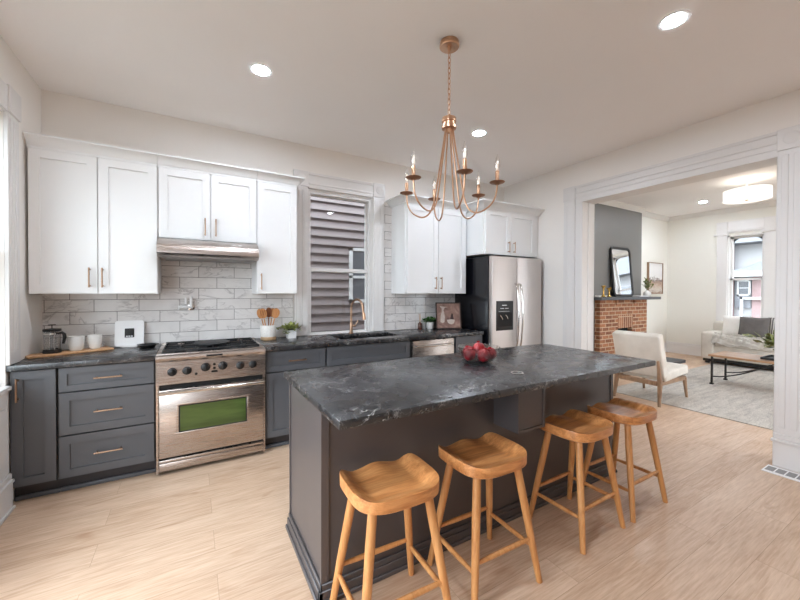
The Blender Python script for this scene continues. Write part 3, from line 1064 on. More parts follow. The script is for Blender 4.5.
for x, z in ((1.146, .815), (1.146, .785), (1.02, .752)):
    MB().lathe([(.010, 0), (.010, .006), (0, .007)], seg=14, mat=Matrix.Translation((x, -.682, z)) @ Matrix.Rotation(R(90), 4, 'X')).build('button', 'black_plastic', cp)
MB().box(1.125, 1.168, -.690, -.680, .752, .766).build('switch', 'black_plastic', cp)
m = MB().box(1.09, 1.205, -.7005, -.690, .882, .896, .002, 1)
m.build('badge', 'black_plastic', cp)
# door
od = MB().box(RX0+.018, RX1-.018, -.682, -.64, .135, .648, .006).build('oven_door', 'steel', rg)
MB().box(RX0+.02, RX1-.02, -.662, -.638, .650, .688).build('gap_shade', 'void_shade', rg)  # dark strip standing in for shade between control panel and oven door
m = MB()
wx0, wx1, wz0, wz1 = .905, 1.385, .315, .522
for a in ((wx0-.016, wx1+.016, wz1, wz1+.014), (wx0-.016, wx1+.016, wz0-.014, wz0), (wx0-.016, wx0, wz0, wz1), (wx1, wx1+.016, wz0, wz1)):
    m.box(a[0], a[1], -.687, -.680, a[2], a[3], .003, 1)
m.build('window_rim', 'steel', od)
MB().box(wx0, wx1, -.6835, -.681, wz0, wz1).build('window_border', 'black_plastic', od)
MB().box(wx0+.009, wx1-.009, -.6842, -.6834, wz0+.009, wz1-.009).build('window', 'oven_glass', od)
m = MB()
m.tube([(RX0+.02, -.735, .637), (RX1-.02, -.735, .637)], .0135, 14)
for x in (RX0+.035, RX1-.035):
    m.tube([(x, -.681, .63), (x, -.735, .637)], .011, 10)
m.build('handle', 'chrome', od)
MB().box(RX0+.018, RX1-.018, -.672, -.64, .035, .092, .004).build('kick_panel', 'steel', rg)
MB().box(RX0+.018, RX1-.018, -.676, -.64, .097, .118, .003).build('lower_trim', 'steel', rg)
MB().box(RX0+.016, RX1-.016, -.66, -.641, .03, .135).build('recess_shade', 'void_shade', rg)  # dark backing put in as the shade around the kick trims
# grates
def grate(x0, x1):
    m = MB()
    y0, y1, z = -.585, -.075, .936
    b = .008
    for x in (x0, x1):
        m.box(x-b/2, x+b/2, y0, y1, z-.012, z)
    for y in (y0, -.33, y1):
        m.box(x0, x1, y-b/2, y+b/2, z-.012, z)
    for yc in (-.455, -.205):
        xm = (x0+x1)/2
        m.box(x0, xm-.025, yc-b/2, yc+b/2, z-.01, z+.003).box(xm+.025, x1, yc-b/2, yc+b/2, z-.01, z+.003)
        m.box(xm-b/2, xm+b/2, yc-.12, yc-.025, z-.01, z+.003).box(xm-b/2, xm+b/2, yc+.025, yc+.12, z-.01, z+.003)
    for x in (x0, x1):
        for y in (y0, y1):
            m.box(x-.007, x+.007, y-.007, y+.007, .903, z)
    return m
for x0, x1 in ((.80, 1.02), (1.035, 1.255), (1.27, 1.49)):
    g = grate(x0, x1).build('grate', 'iron', rg)
    for yc in ((-.455, -.205) if x0 != 1.035 else (-.33,)):
        MB().lathe([(.045, .903), (.045, .915), (.032, .92), (.028, .926), (0, .927)], ((x0+x1)/2, yc, 0), 18).build('burner', 'iron', rg)
gd = MB().lathe([(0, .9395), (.135, .9395), (.14, .943), (.14, .952), (.13, .955), (0, .955)], (1.145, -.36, 0), 36)
solo(gd, 'griddle_plate', 'iron', 'round dark griddle plate lying on the middle grate of the range', 'griddle', (1.145, -.36, .9395))
for x, y in ():
    pass

# hood
hd = thing('range_hood', 'stainless under cabinet range hood above the gas range', 'hood', (1.13, -.25, 1.68))
m = MB().prism([(-.012, 1.832), (-.352, 1.832), (-.375, 1.828), (-.50, 1.77), (-.506, 1.76), (-.506, 1.70), (-.47, 1.672), (-.012, 1.672)], 'X', .755, 1.509)
m.build('shell', 'steel', hd)
MB().box(.79, 1.48, -.45, -.05, 1.668, 1.674).build('filter', 'vent_grey', hd)
m = MB()
for x in (1.30, 1.345):
    m.box(x, x+.03, -.456, -.44, 1.790, 1.798)
m.rot(0).build('switch', 'white_plastic', hd)

# ================================================================ upper cabinets
YU, YUD = -.33, -.35
ZU, ZUT = 1.372, 2.432


def crown_x(m, x0, x1, y, ret0=False, ret1=False, yback=-.012, pj=1.0):
    """crown running in x at the front plane y, with returns to the wall"""
    prof = [(0, 0), (.012, 0), (.02, .02), (.055, .055), (.065, .058), (.065, .072), (0, .072)]
    prof = [(a_*pj, b_) for a_, b_ in prof]
    n = len(prof)
    a = [m.bm.verts.new((x0-(p if ret0 else 0), y-p, ZUT+z)) for p, z in prof]
    b = [m.bm.verts.new((x1+(p if ret1 else 0), y-p, ZUT+z)) for p, z in prof]
    for k in range(n):
        m.bm.faces.new((a[k], a[(k+1) % n], b[(k+1) % n], b[k]))
    for on, ring, x, sgn in ((ret0, a, x0, -1), (ret1, b, x1, 1)):
        if on:
            w = [m.bm.verts.new((x+sgn*p, yback, ZUT+z)) for p, z in prof]
            for k in range(n):
                m.bm.faces.new((ring[k], ring[(k+1) % n], w[(k+1) % n], w[k]))
            m.bm.faces.new(w)
        else:
            m.bm.faces.new(ring)
    m.box(x0, x1, y+.001, yback, ZUT, ZUT+.02)


def upper(label, x0, x1, z0, doors, y=YU, crown=(False, False), pj=1.0):
    c = thing('wall_cabinet', label, 'cabinet', ((x0+x1)/2, -.15, z0))
    yb = -.0095
    m = MB().box(x0, x1, y, yb, z0, ZUT)
    m.build('carcass', 'white_cab', c)
    m = MB()
    m.box(x0, x1, y-.019, y, ZUT-.018, ZUT+.0)
    crown_x(m, x0, x1, y-.012, *crown, pj=pj)
    m.build('crown', 'white_cab', c)
    for dx0, dx1, hx, z_h, L in doors:
        d = MB().shaker(dx0, dx1, z0+.004, ZUT-.02, y-.02, fw=.06).build('door', 'white_cab', c)
        bar_pull(d, hx, y-.02, z_h, L, True)
    return c


upper('white two door wall cabinet in the left corner above the french press', -.014, .754, ZU, [(-.009, .369, .325, 1.496, .15), (.377, .747, .402, 1.496, .15)], crown=(False, False))
upper('short white two door wall cabinet above the range hood', .757, 1.512, 1.834, [(.759, 1.131, 1.093, 1.947, .15), (1.139, 1.507, 1.175, 1.947, .15)])
upper('tall narrow white wall cabinet between range hood and window', 1.515, 1.885, ZU, [(1.522, 1.878, 1.55, 1.486, .15)], crown=(False, True))
upper('white two door wall cabinet right of the window above the black potted corner', 3.125, 4.05, ZU, [(3.150, 3.588, 3.545, 1.5, .15), (3.597, 4.02, 3.628, 1.5, .15)], crown=(True, False), pj=1.4)
bpy.data.objects['wall_cabinet.003']['label'] = 'white two door wall cabinet between window and refrigerator'
upper('deep white two door wall cabinet above the refrigerator', 4.068, 5.07, 1.862, [(4.10, 4.525, 4.478, 1.967, .14), (4.533, 4.99, 4.575, 1.967, .14)], y=-.62, crown=(True, False), pj=1.5)

# ================================================================ refrigerator
fr = thing('refrigerator', 'stainless side by side refrigerator with black sides', 'refrigerator', (4.54, -.4, 0))
FX0, FX1, FZ = 4.112, 5.005, 1.835
MB().box(FX0, FX1, -.665, -.03, .03, FZ, .004).build('body', 'fridge_black', fr)
for x in (FX0+.04, FX1-.1):
    for y in (-.6, -.15):
        MB().box(x, x+.06, y, y+.06, 0, .03).build('foot', 'black_plastic', fr)
MB().box(FX0+.01, FX1-.01, -.70, -.665, .03, .10).build('kick_grille', 'black_plastic', fr)
dl = MB().box(FX0, 4.534, -.74, -.672, .11, FZ, .012, 3).build('freezer_door', 'steel_v', fr)
drr = MB().box(4.541, FX1, -.74, -.672, .11, FZ, .012, 3).build('door', 'steel_v', fr)
for par, hx, s in ((dl, 4.502, -1), (drr, 4.572, 1)):
    pts = [(hx, -.738, 1.50), (hx, -.765, 1.49)] + [(hx, -.775-.028*math.sin(math.pi*t), 1.47-.76*t) for t in [i/12 for i in range(1, 12)]] + [(hx, -.765, .69), (hx, -.738, .68)]
    MB().tube(pts, .013, 12).build('handle', 'chrome', par)
dp = MB().box(4.175, 4.465, -.746, -.735, .922, 1.285, .004).build('water_dispenser', 'black_plastic', dl)
MB().box(4.20, 4.44, -.7475, -.744, .97, 1.14).build('recess_shade', 'void_shade', dp)  # dark plate drawn in place of the shaded dispenser hollow
m = MB()
for x, z in ((4.255, 1.08), (4.345, 1.085)):
    m.tube([(x-.025, -.752, z+.03), (x, -.758, z), (x+.012, -.756, z-.02)], .007, 8)
m.build('paddle', 'chrome', dp)
m = MB().box(4.27, 4.35, -.7475, -.7455, 1.228, 1.236).box(4.24, 4.30, -.7475, -.7455, 1.19, 1.196).box(4.32, 4.38, -.7475, -.7455, 1.19, 1.196).box(4.21, 4.40, -.7475, -.7455, 1.155, 1.158)
m.build('display', 'icon', dp)

# ================================================================ island
isl = thing('kitchen_island', 'charcoal kitchen island with a veined black stone top', 'island', (2.65, -2.03, 0))
IX0, IX1, IY0, IY1 = 1.498, 3.81, -2.323, -1.726
MB().box(IX0, IX1, IY0, IY1, 0, ZC).build('body', 'island', isl)
MB().box(IX0-.006, IX0+.03, IY0-.006, IY0+.012, .06, ZC).build('corner_trim', 'island', isl)
MB().box(IX0-.006, IX0+.01, IY1-.016, IY1+.006, 0, ZC).build('corner_trim', 'island', isl)
MB().box(IX1-.03, IX1+.004, IY0-.006, IY0+.01, .06, ZC).build('corner_trim', 'island', isl)
m = MB()
for a, b, h in ((.012, 0, .085), (.02, 0, .06), (.03, 0, .022)):
    m.box(IX0-a, IX1+a, IY0-a, IY0, 0, h, .003, 1)
    m.box(IX0-a, IX0, IY0-a, IY1, 0, h, .003, 1)
    m.box(IX1, IX1+a, IY0-a, IY1, 0, h, .003, 1)
m.build('base_molding', 'island', isl)
MB().box(1.4696, 3.832, -2.612, -1.672, .879, .915, .004).build('stone_top', 'stone', isl)
bx = MB().box(2.549, 2.565, -2.51, IY0, .612, .879).box(2.757, 2.773, -2.51, IY0, .612, .879).box(2.565, 2.757, -2.51, IY0, .612, .628).box(2.565, 2.757, -2.504, IY0, .628, .879)
bx.build('outlet_box', 'island', isl)
pop = thing('popup_outlet', 'round steel rimmed pop up outlet set in the island top', 'outlet', (2.66, -2.40, .915))
MB().lathe([(.028, .9152), (.038, .9152), (.039, .919), (.035, .9215), (.028, .920)], (2.66, -2.40, 0), 28, loop=True).build('rim', 'chrome', pop)
MB().lathe([(0, .9151), (.0278, .9151), (.0278, .9165), (0, .9165)], (2.66, -2.40, 0), 28).build('cap', 'black_plastic', pop)

# ================================================================ stools
def smooth(a, b, x):
    t = max(0, min(1, (x-a)/(b-a)))
    return t*t*(3-2*t)


def make_stool(label):
    r = thing('bar_stool', label, 'stool', (0, 0, 0), 'wooden saddle stools along the island')
    m = MB()
    hx, hy = .190, .166
    NA, NR = 72, 14

    def bnd(th):
        c, s_ = math.cos(th), math.sin(th)
        n = 3.2 if s_ < 0 else 5.5
        k = (abs(c)**n + abs(s_)**n)**(-1/n)
        return c*k, s_*k

    def top(u, v):
        rx = smooth(.56, .96, abs(u))
        ry = smooth(.45, .98, -v)
        rim = 1-(1-rx)*(1-ry*.85)
        pom = .55*math.exp(-(u/.36)**2)*smooth(.1, 1, v)
        return .586 + .036*max(rim, pom)
    cen = m.bm.verts.new((0, 0, top(0, 0)))
    rings = []
    for i in range(1, NR+1):
        t = i/NR
        rg_ = []
        for k in range(NA):
            u, v = bnd(2*math.pi*k/NA)
            u, v = u*t, v*t
            rg_.append(m.bm.verts.new((u*hx, v*hy, top(u, v))))
        rings.append(rg_)
    for ins, dz in ((1.006, -.004), (1.0, None), (.93, .0)):
        rg_ = []
        for k in range(NA):
            u, v = bnd(2*math.pi*k/NA)
            z = top(u, v)-.005 if dz == -.004 else (.571 if ins == 1.0 else .5625)
            rg_.append(m.bm.verts.new((u*hx*ins, v*hy*ins, z)))
        rings.append(rg_)
    for k in range(NA):
        m.bm.faces.new((cen, rings[0][k], rings[0][(k+1) % NA])).smooth = True
    for a, b in zip(rings, rings[1:]):
        for k in range(NA):
            m.bm.faces.new((a[k], a[(k+1) % NA], b[(k+1) % NA], b[k])).smooth = True
    m.bm.faces.new(rings[-1])
    st = m.build('seat', 'stool_wood', r)
    feet = {}
    for sx in (-1, 1):
        for sy in (-1, 1):
            a = Vector((sx*.125, sy*.095, .5635))
            b = Vector((sx*.203, sy*.172, 0))
            pts = [a.lerp(b, t) for t in (0, .25, .6, 1)]
            MB().tube(pts, [.0185, .0195, .018, .0145], 14).build('leg', 'stool_leg', r)
            feet[sx, sy] = (a, b)

    def on(sx, sy, z):
        a, b = feet[sx, sy]
        return a.lerp(b, (a.z-z)/(a.z-b.z))
    for p, q in (((on(-1, -1, .205)), on(1, -1, .205)), (on(-1, 1, .20), on(1, 1, .20)), (on(-1, -1, .165), on(-1, 1, .165)), (on(1, -1, .165), on(1, 1, .165))):
        mid = p.lerp(q, .5)
        MB().tube([p, p.lerp(q, .25), mid, p.lerp(q, .75), q], [.0085, .0115, .012, .0115, .0085], 10).build('stretcher', 'stool_leg', r)
    return r


s1 = make_stool('honey wood saddle stool nearest the camera at the island corner')
s1.location = (1.722, -2.552, 0)
s1.rotation_euler = (0, 0, R(-2))
copy_tree(s1, (2.244, -2.56, 0), 'second honey wood saddle stool from the camera, left of the outlet box', R(-1.5))
copy_tree(s1, (3.0, -2.556, 0), 'honey wood saddle stool just right of the outlet box, third from the camera', R(1))
copy_tree(s1, (3.515, -2.556, 0), 'honey wood saddle stool farthest from the camera, at the far end of the island', R(0))

# ================================================================ chandelier
CX, CY = 2.413, -2.055
ch = thing('chandelier', 'satin copper six arm candle chandelier hanging over the island', 'chandelier', (CX, CY, H))
MB().lathe([(0, 2.984), (.060, 2.984), (.062, 2.978), (.062, 2.954), (.057, 2.949), (.014, 2.948), (.010, 2.925), (0, 2.921)], (CX, CY, 0), 28).build('canopy', 'copper_lamp', ch)
m = MB()
z = 2.925
i = 0
while z > 2.52:
    pts = []
    for k in range(13):
        a = 2*math.pi*k/12
        px, pz = .0085*math.cos(a), .021*math.sin(a)
        pts.append((CX+(px if i % 2 else 0), CY+(0 if i % 2 else px), z-.021+pz))
    m.tube(pts, .0025, 6)
    z -= .033
    i += 1
m.build('chain', 'copper_lamp', ch)
MB().lathe([(0, 2.522), (.01, 2.52), (.012, 2.506), (.044, 2.504), (.046, 2.499), (.046, 2.478), (.038, 2.474), (.038, 2.456), (.046, 2.452), (.046, 2.436), (.022, 2.43), (.012, 2.41), (0, 2.405)], (CX, CY, 0), 24).build('hub', 'copper_lamp', ch)
RC = .30
for k in range(6):
    a = R((9, 72, 122, 189, 249, 309)[k])
    ux, uy = math.cos(a), math.sin(a)
    P = lambda r, z: (CX+ux*r, CY+uy*r, z)
    ctl = [(.024, 2.44), (.035, 2.36), (.060, 2.21), (.088, 2.05), (.106, 1.965), (.132, 1.912), (.172, 1.89), (.218, 1.9), (.265, 1.935), (.292, 1.985), (.30, 2.05)]
    pts = []
    for j in range(len(ctl)-1):
        p0 = ctl[max(j-1, 0)]; p1 = ctl[j]; p2 = ctl[j+1]; p3 = ctl[min(j+2, len(ctl)-1)]
        for t in (0, .33, .66):
            q = [.5*(2*p1[d]+(p2[d]-p0[d])*t+(2*p0[d]-5*p1[d]+4*p2[d]-p3[d])*t*t+(3*p1[d]-p0[d]-3*p2[d]+p3[d])*t**3) for d in (0, 1)]
            pts.append(P(*q))
    pts.append(P(.30, 2.05))
    arm = MB().tube(pts, .0052, 8).build('arm', 'copper_lamp', ch)
    cx_, cy_ = CX+ux*RC, CY+uy*RC
    MB().lathe([(0, 2.050), (.010, 2.050), (.02, 2.058), (.040, 2.061), (.046, 2.066), (.045, 2.0675), (.03, 2.065), (.015, 2.066), (0, 2.066)], (cx_, cy_, 0), 22).build('bobeche', 'copper_dark', arm)
    MB().lathe([(.0115, 2.066), (.0115, 2.132), (.010, 2.135), (0, 2.135)], (cx_, cy_, 0), 14).build('candle_sleeve', 'copper_lamp', arm)
    bl = MB().lathe([(.009, 2.1355), (.010, 2.142), (.0165, 2.16), (.017, 2.175), (.012, 2.20), (.005, 2.222), (.002, 2.235), (0, 2.237)], (cx_, cy_, 0), 14).build('bulb', 'bulb_glass', arm)
    MB().tube([(cx_-.004, cy_, 2.145), (cx_-.005, cy_, 2.175), (cx_, cy_, 2.195), (cx_+.005, cy_, 2.175), (cx_+.004, cy_, 2.145)], .0012, 6).build('filament', 'filament', arm)

# ================================================================ ceiling lights
def downlight(x, y, z, label, lens='lens'):
    d = thing('recessed_light', label, 'ceiling light', (x, y, z), 'recessed ceiling lights')
    MB().lathe([(.058, z-.004), (.075, z-.006), (.08, z-.001), (.058, z-.001)], (x, y, 0), 28, loop=True).build('trim_ring', 'white_plastic', d)
    MB().lathe([(0, z-.003), (.057, z-.003), (.057, z-.001), (0, z-.001)], (x, y, 0), 28).build('lens', lens, d)

downlight(1.426, -1.142, H, 'round recessed ceiling light above the range end of the kitchen')
downlight(3.475, -1.18, H, 'round recessed ceiling light behind the chandelier near the refrigerator')
downlight(3.424, -2.865, H, 'round recessed ceiling light near the wide opening, nearest the camera')
downlight(1.426, -2.87, H, 'round recessed ceiling light outside the view over the near island end')
downlight(9.49, -.89, LH, 'round recessed ceiling light in the living room beside the drum lamp', 'lens_living')
downlight(6.6, -3.6, LH, 'unseen recessed ceiling light added to brighten the living room near the kitchen', 'lens_living')  # added fill lamp, out of view, to lift the living room
downlight(9.49, -3.6, LH, 'unseen recessed ceiling light added to brighten the far end of the sofa', 'lens_living')  # extra unseen lamp put in for more light on the sofa side
downlight(6.9, -.89, LH, 'unseen recessed ceiling light added to brighten the room above the accent chair', 'lens_living')  # another added lamp, hidden from the camera, brightening the living room
dr = thing('drum_ceiling_lamp', 'white drum shade ceiling lamp glowing in the living room', 'ceiling lamp', (8.39, -1.82, LH))
DX, DY = 8.39, -1.82
MB().lathe([(0, LH-.001), (.06, LH-.001), (.06, LH-.02), (.012, LH-.025), (.012, 2.9), (0, 2.9)], (DX, DY, 0), 20).build('stem', 'white_plastic', dr)
MB().lathe([(.272, 2.83), (.275, 2.83), (.275, 2.985), (.272, 2.985)], (DX, DY, 0), 40, loop=True).build('shade', 'drum', dr)
MB().lathe([(0, 2.832), (.27, 2.832), (.27, 2.836), (0, 2.836)], (DX, DY, 0), 40).build('diffuser', 'drum', dr)
MB().lathe([(0, 2.82), (.02, 2.82), (.022, 2.828), (0, 2.831)], (DX, DY, 0), 16).build('finial', 'brass', dr)

# ================================================================ things on the left counter
CT = .9145
bd = MB()
L, Wd, th = .50, .15, .016
bd.box(-L/2, L/2, -Wd/2, Wd/2, CT, CT+th, .006, 2)
bd.rot(R(27))
bmesh.ops.translate(bd.bm, vec=(.19, -.235, 0), verts=bd.bm.verts)
solo(bd, 'cutting_board', 'board_wood', 'long light wood board under the french press and white cups', 'board', (.19, -.235, CT))
BT = CT+th+.0005
fp = thing('french_press', 'glass french press with black lid and handle on the wood board', 'french press', (.075, -.3, BT))
px, py = .09, -.265
MB().lathe([(0, BT), (.052, BT), (.053, BT+.006), (.05, BT+.028), (.045, BT+.028), (.045, BT+.012), (0, BT+.012)], (px, py, 0), 24).build('base', 'black_plastic', fp)
MB().lathe([(.0435, BT+.014), (.0435, BT+.155), (.046, BT+.16), (.0445, BT+.16), (.042, BT+.154), (.042, BT+.016), (0, BT+.016)], (px, py, 0), 28).build('carafe', 'clear_glass', fp)
m = MB()
for a in range(0, 360, 90):
    x, y = px+.047*math.cos(R(a+30)), py+.047*math.sin(R(a+30))
    m.tube([(x, y, BT+.02), (x, y, BT+.15)], .0025, 6)
m.lathe([(.0455, BT+.14), (.049, BT+.14), (.049, BT+.15), (.0455, BT+.15)], (px, py, 0), 24, loop=True)
m.build('cage', 'chrome', fp)
MB().lathe([(0, BT+.161), (.05, BT+.161), (.052, BT+.168), (.05, BT+.178), (.012, BT+.182), (0, BT+.182)], (px, py, 0), 24).build('lid', 'black_plastic', fp)
MB().lathe([(0, BT+.182), (.003, BT+.182), (.003, BT+.205), (.022, BT+.206), (.022, BT+.212), (0, BT+.214)], (px, py, 0), 18).build('plunger', 'black_plastic', fp)
hx_ = .866; hy_ = -.5
MB().tube([(px+hx_*.047, py+hy_*.047, BT+.145), (px+hx_*.075, py+hy_*.075, BT+.152), (px+hx_*.092, py+hy_*.092, BT+.14), (px+hx_*.095, py+hy_*.095, BT+.115), (px+hx_*.084, py+hy_*.084, BT+.07)], [.008, .010, .011, .011, .008], 10).build('handle', 'black_plastic', fp)


def cup(x, y, r, h, label):
    m = MB().lathe([(0, BT), (r*.62, BT), (r*.8, BT+h*.1), (r*.97, BT+h*.5), (r, BT+h), (r*.94, BT+h), (r*.9, BT+h*.5), (r*.7, BT+h*.14), (0, BT+h*.12)], (x, y, 0), 28)
    solo(m, 'cup', 'ceramic', label, 'cup', (x, y, BT), 'white cups on the wood board')
cup(.215, -.215, .052, .112, 'white handleless cup on the board beside the french press')
cup(.318, -.165, .047, .112, 'smaller white handleless cup at the far end of the board')

sc = thing('kitchen_scale', 'white square kitchen scale with dark screen leaning on the tile', 'scale', (.53, -.06, CT))
def lean(mb, c, ang):
    bmesh.ops.rotate(mb.bm, cent=c, matrix=Matrix.Rotation(ang, 3, 'X'), verts=mb.bm.verts)
    return mb
def rounded(x0, x1, z0, z1, r, n=6):
    out = []
    for cx_, cz_, a0 in ((x1-r, z1-r, 0), (x0+r, z1-r, 90), (x0+r, z0+r, 180), (x1-r, z0+r, 270)):
        for k in range(n+1):
            a = R(a0+90*k/n)
            out.append((cx_+r*math.cos(a), cz_+r*math.sin(a)))
    return out
sa = R(-9)
sx_, sy_ = .53, -.075
m = MB().prism(rounded(sx_-.100, sx_+.100, CT+.008, CT+.225, .02), 'Y', sy_-.018, sy_)
lean(m, (sx_, sy_, CT), sa).build('body', 'white_plastic', sc)
m = MB().prism(rounded(sx_-.033, sx_+.033, CT+.08, CT+.158, .006), 'Y', sy_-.0195, sy_-.0178)
scr = lean(m, (sx_, sy_, CT), sa).build('screen', 'screen', sc)
m = MB()
for k in range(3):
    m.box(sx_-.024+.017*k, sx_-.011+.017*k, sy_-.0202, sy_-.0193, CT+.086, CT+.096)
lean(m, (sx_, sy_, CT), sa).build('readout', 'icon', scr)
m = MB().prism([(sx_-.09, CT+.02), (sx_-.045, CT+.001), (sx_+.045, CT+.001), (sx_+.09, CT+.02)], 'Y', sy_-.022, sy_-.008)
m.build('foot', 'white_plastic', sc)
m = MB().lathe([(0, CT), (.05, CT), (.062, CT+.02), (.078, CT+.024), (.078, CT+.028), (.058, CT+.026), (.046, CT+.008), (0, CT+.008)], (.668, -.17, 0), 28)
solo(m, 'black_dish', 'black_plastic', 'shallow black dish on the counter beside the range', 'dish', (.668, -.17, CT))

# pot filler on the tile
pf = thing('pot_filler', 'pale steel pot filler tap folded against the tile over the range', 'tap', (.95, -.012, 1.28))
MB().lathe([(0, 0), (.03, 0), (.03, .01), (.012, .014), (.012, .04), (0, .04)], seg=20, mat=Matrix.Translation((.985, -.0095, 1.245)) @ Matrix.Rotation(R(90), 4, 'X')).build('flange', 'chrome', pf)
m = MB().tube([(.985, -.048, 1.235), (.985, -.048, 1.345)], .012, 12).tube([(.985, -.048, 1.25), (.89, -.05, 1.25)], .011, 12)
m.build('arm', 'white_plastic', pf)
m = MB().tube([(.945, -.05, 1.275), (.945, -.05, 1.335)], .011, 12).tube([(.89, -.05, 1.262), (.89, -.05, 1.225)], .008, 10)
m.build('spout', 'white_plastic', pf)

# ================================================================ things right of the range
ck = thing('utensil_crock', 'speckled stoneware crock with bare clay foot holding wooden utensils', 'crock', (1.645, -.17, CT))
kx, ky = 1.645, -.17
MB().lathe([(0, CT), (.068, CT), (.072, CT+.006), (.072, CT+.033), (.070, CT+.035), (.074, CT+.045), (.074, CT+.142), (.072, CT+.147), (.066, CT+.147), (.064, CT+.02), (0, CT+.018)], (kx, ky, 0), 32).build('pot', 'crock', ck)


def utensil(name, label, ax, ay, lean_x, lean_y, L, head, mat, slots=False):
    o0 = Vector((kx+ax, ky+ay, CT+.03))
    d = Vector((lean_x, lean_y, 1)).normalized()
    e = o0+d*L
    m = MB().tube([o0, o0+d*(L-.03)], [.005, .006], 8)
    w, h, t = head
    # flat oval head facing -y
    sd = d.cross(Vector((0, 1, 0))).normalized()
    n = d.cross(sd)
    prof = []
    for k in range(24):
        a = 2*math.pi*k/24
        prof.append(e + sd*(w/2*math.cos(a)) + d*(h/2*math.sin(a)+h*.25))
    A = [m.bm.verts.new(p+n*t/2) for p in prof]
    B = [m.bm.verts.new(p-n*t/2) for p in prof]
    m.bm.faces.new(A)
    m.bm.faces.new(B[::-1])
    for k in range(24):
        m.bm.faces.new((A[k], A[(k+1) % 24], B[(k+1) % 24], B[k]))
    r = thing(name, label, 'utensil', tuple(o0), 'wooden utensils in the crock')
    m.build('body', mat, r)
    if slots:
        m = MB()
        for q in (-.27, 0, .27):
            c0 = e + sd*(w*q) + d*(h*.1)
            c1 = e + sd*(w*q) + d*(h*.58)
            m.tube([c0 + n*t*.2, c1 + n*t*.2], .0042, 6)
            m.tube([c0 - n*t*.2, c1 - n*t*.2], .0042, 6)
        m.build('slot', 'spoon_dark', r)


utensil('slotted_spoon', 'slotted light wood spatula leaning left in the crock', -.01, -.025, -.20, -.1, .215, (.070, .10, .010), 'spoon_wood', True)
utensil('wooden_spoon', 'dark wood spoon upright in the middle of the crock', 0, 0, .02, .02, .215, (.06, .10, .012), 'spoon_dark')
utensil('wooden_spoon', 'round light wood spoon leaning right in the crock', .01, -.025, .22, -.1, .215, (.072, .10, .012), 'spoon_wood')
utensil('wooden_spatula', 'light wood spatula behind the others at the crock left side', -.01, .028, -.26, .08, .21, (.06, .10, .009), 'spoon_wood')
utensil('wooden_spatula', 'light wood spatula behind the round spoon at the crock right side', .012, .028, .14, .06, .215, (.065, .09, .009), 'spoon_wood')


def plant(root, x, y, z, n, L, W, spread, mat, seed, droop=.5, up_=.5):
    rnd = random.Random(seed)
    m = MB()
    st = MB()
    for i in range(n):
        a = rnd.uniform(0, 2*math.pi)
        e = rnd.uniform(.15, 1)
        d = Vector((math.cos(a)*e, math.sin(a)*e, up_*rnd.uniform(.4, 1.2)))
        p0 = Vector((x, y, z))
        p1 = p0 + d*spread*.55
        p2 = p0 + d*spread*rnd.uniform(.8, 1.05) - Vector((0, 0, droop*spread*e*e))
        st.tube([p0, p1, p2], .0014, 5)
        for q in range(5):
            t = .25+.18*q
            pt_ = p0.lerp(p1, t*2) if t < .5 else p1.lerp(p2, t*2-1)
            dd = (d + Vector((rnd.uniform(-.8, .8), rnd.uniform(-.8, .8), rnd.uniform(-.4, .5))))
            m.leaf(pt_, dd, L*rnd.uniform(.7, 1.2), W*rnd.uniform(.8, 1.1), Vector((rnd.uniform(-.3, .3), rnd.uniform(-.3, .3), 1)))
    st.build('stem', 'stem', root)
    m.build('foliage', mat, root)


pp = thing('potted_plant', 'trailing variegated plant in a square white pot left of the window', 'plant', (1.855, -.14, CT))
m = MB()
qx, qy = 1.875, -.14
m.prism([(qx-.042, qy-.042), (qx+.042, qy-.042), (qx+.042, qy+.042), (qx-.042, qy+.042)], 'Z', CT, CT+.085)
m.build('pot', 'white_plastic', pp)
MB().box(qx-.039, qx+.039, qy-.039, qy+.039, CT+.0855, CT+.09).build('soil', 'soil', pp)
plant(pp, qx, qy, CT+.085, 34, .045, .026, .15, 'leaf_light', 3, .5, .42)

# corner by the refrigerator
ab = thing('reed_diffuser', 'small amber bottle diffuser with pale reeds on the counter by the tile', 'diffuser', (3.50, -.09, CT))
ax_, ay_ = 3.50, -.09
MB().lathe([(0, CT), (.024, CT), (.026, CT+.004), (.026, CT+.072), (.02, CT+.082), (.01, CT+.085), (.01, CT+.098), (0, CT+.098)], (ax_, ay_, 0), 20).build('bottle', 'amber', ab)
m = MB()
for dx_, dy_ in ((.012, .004), (-.012, .006), (.002, -.012), (-.004, .012)):
    m.tube([(ax_, ay_, CT+.09), (ax_+dx_, ay_+dy_, CT+.20)], .0022, 6)
m.build('reed', 'board_wood', ab)
gcup = MB().lathe([(0, CT), (.026, CT), (.032, CT+.09), (.029, CT+.09), (.024, CT+.006), (0, CT+.006)], (3.575, -.06, 0), 22)
solo(gcup, 'tumbler', 'galv', 'grey tumbler between the amber diffuser and the white plant pot', 'tumbler', (3.575, -.06, CT))
pp = thing('potted_plant', 'bushy green plant in a round white pot beside the framed still life', 'plant', (3.665, -.075, CT))
MB().lathe([(0, CT), (.04, CT), (.047, CT+.01), (.05, CT+.085), (.046, CT+.085), (.043, CT+.07), (0, CT+.07)], (3.665, -.075, 0), 26).build('pot', 'ceramic', pp)
MB().lathe([(0, CT+.0705), (.0425, CT+.0705), (.0425, CT+.076), (0, CT+.078)], (3.665, -.075, 0), 20).build('soil', 'soil', pp)
plant(pp, 3.665, -.075, CT+.075, 22, .045, .03, .10, 'leaf_green', 5, .3, .7)

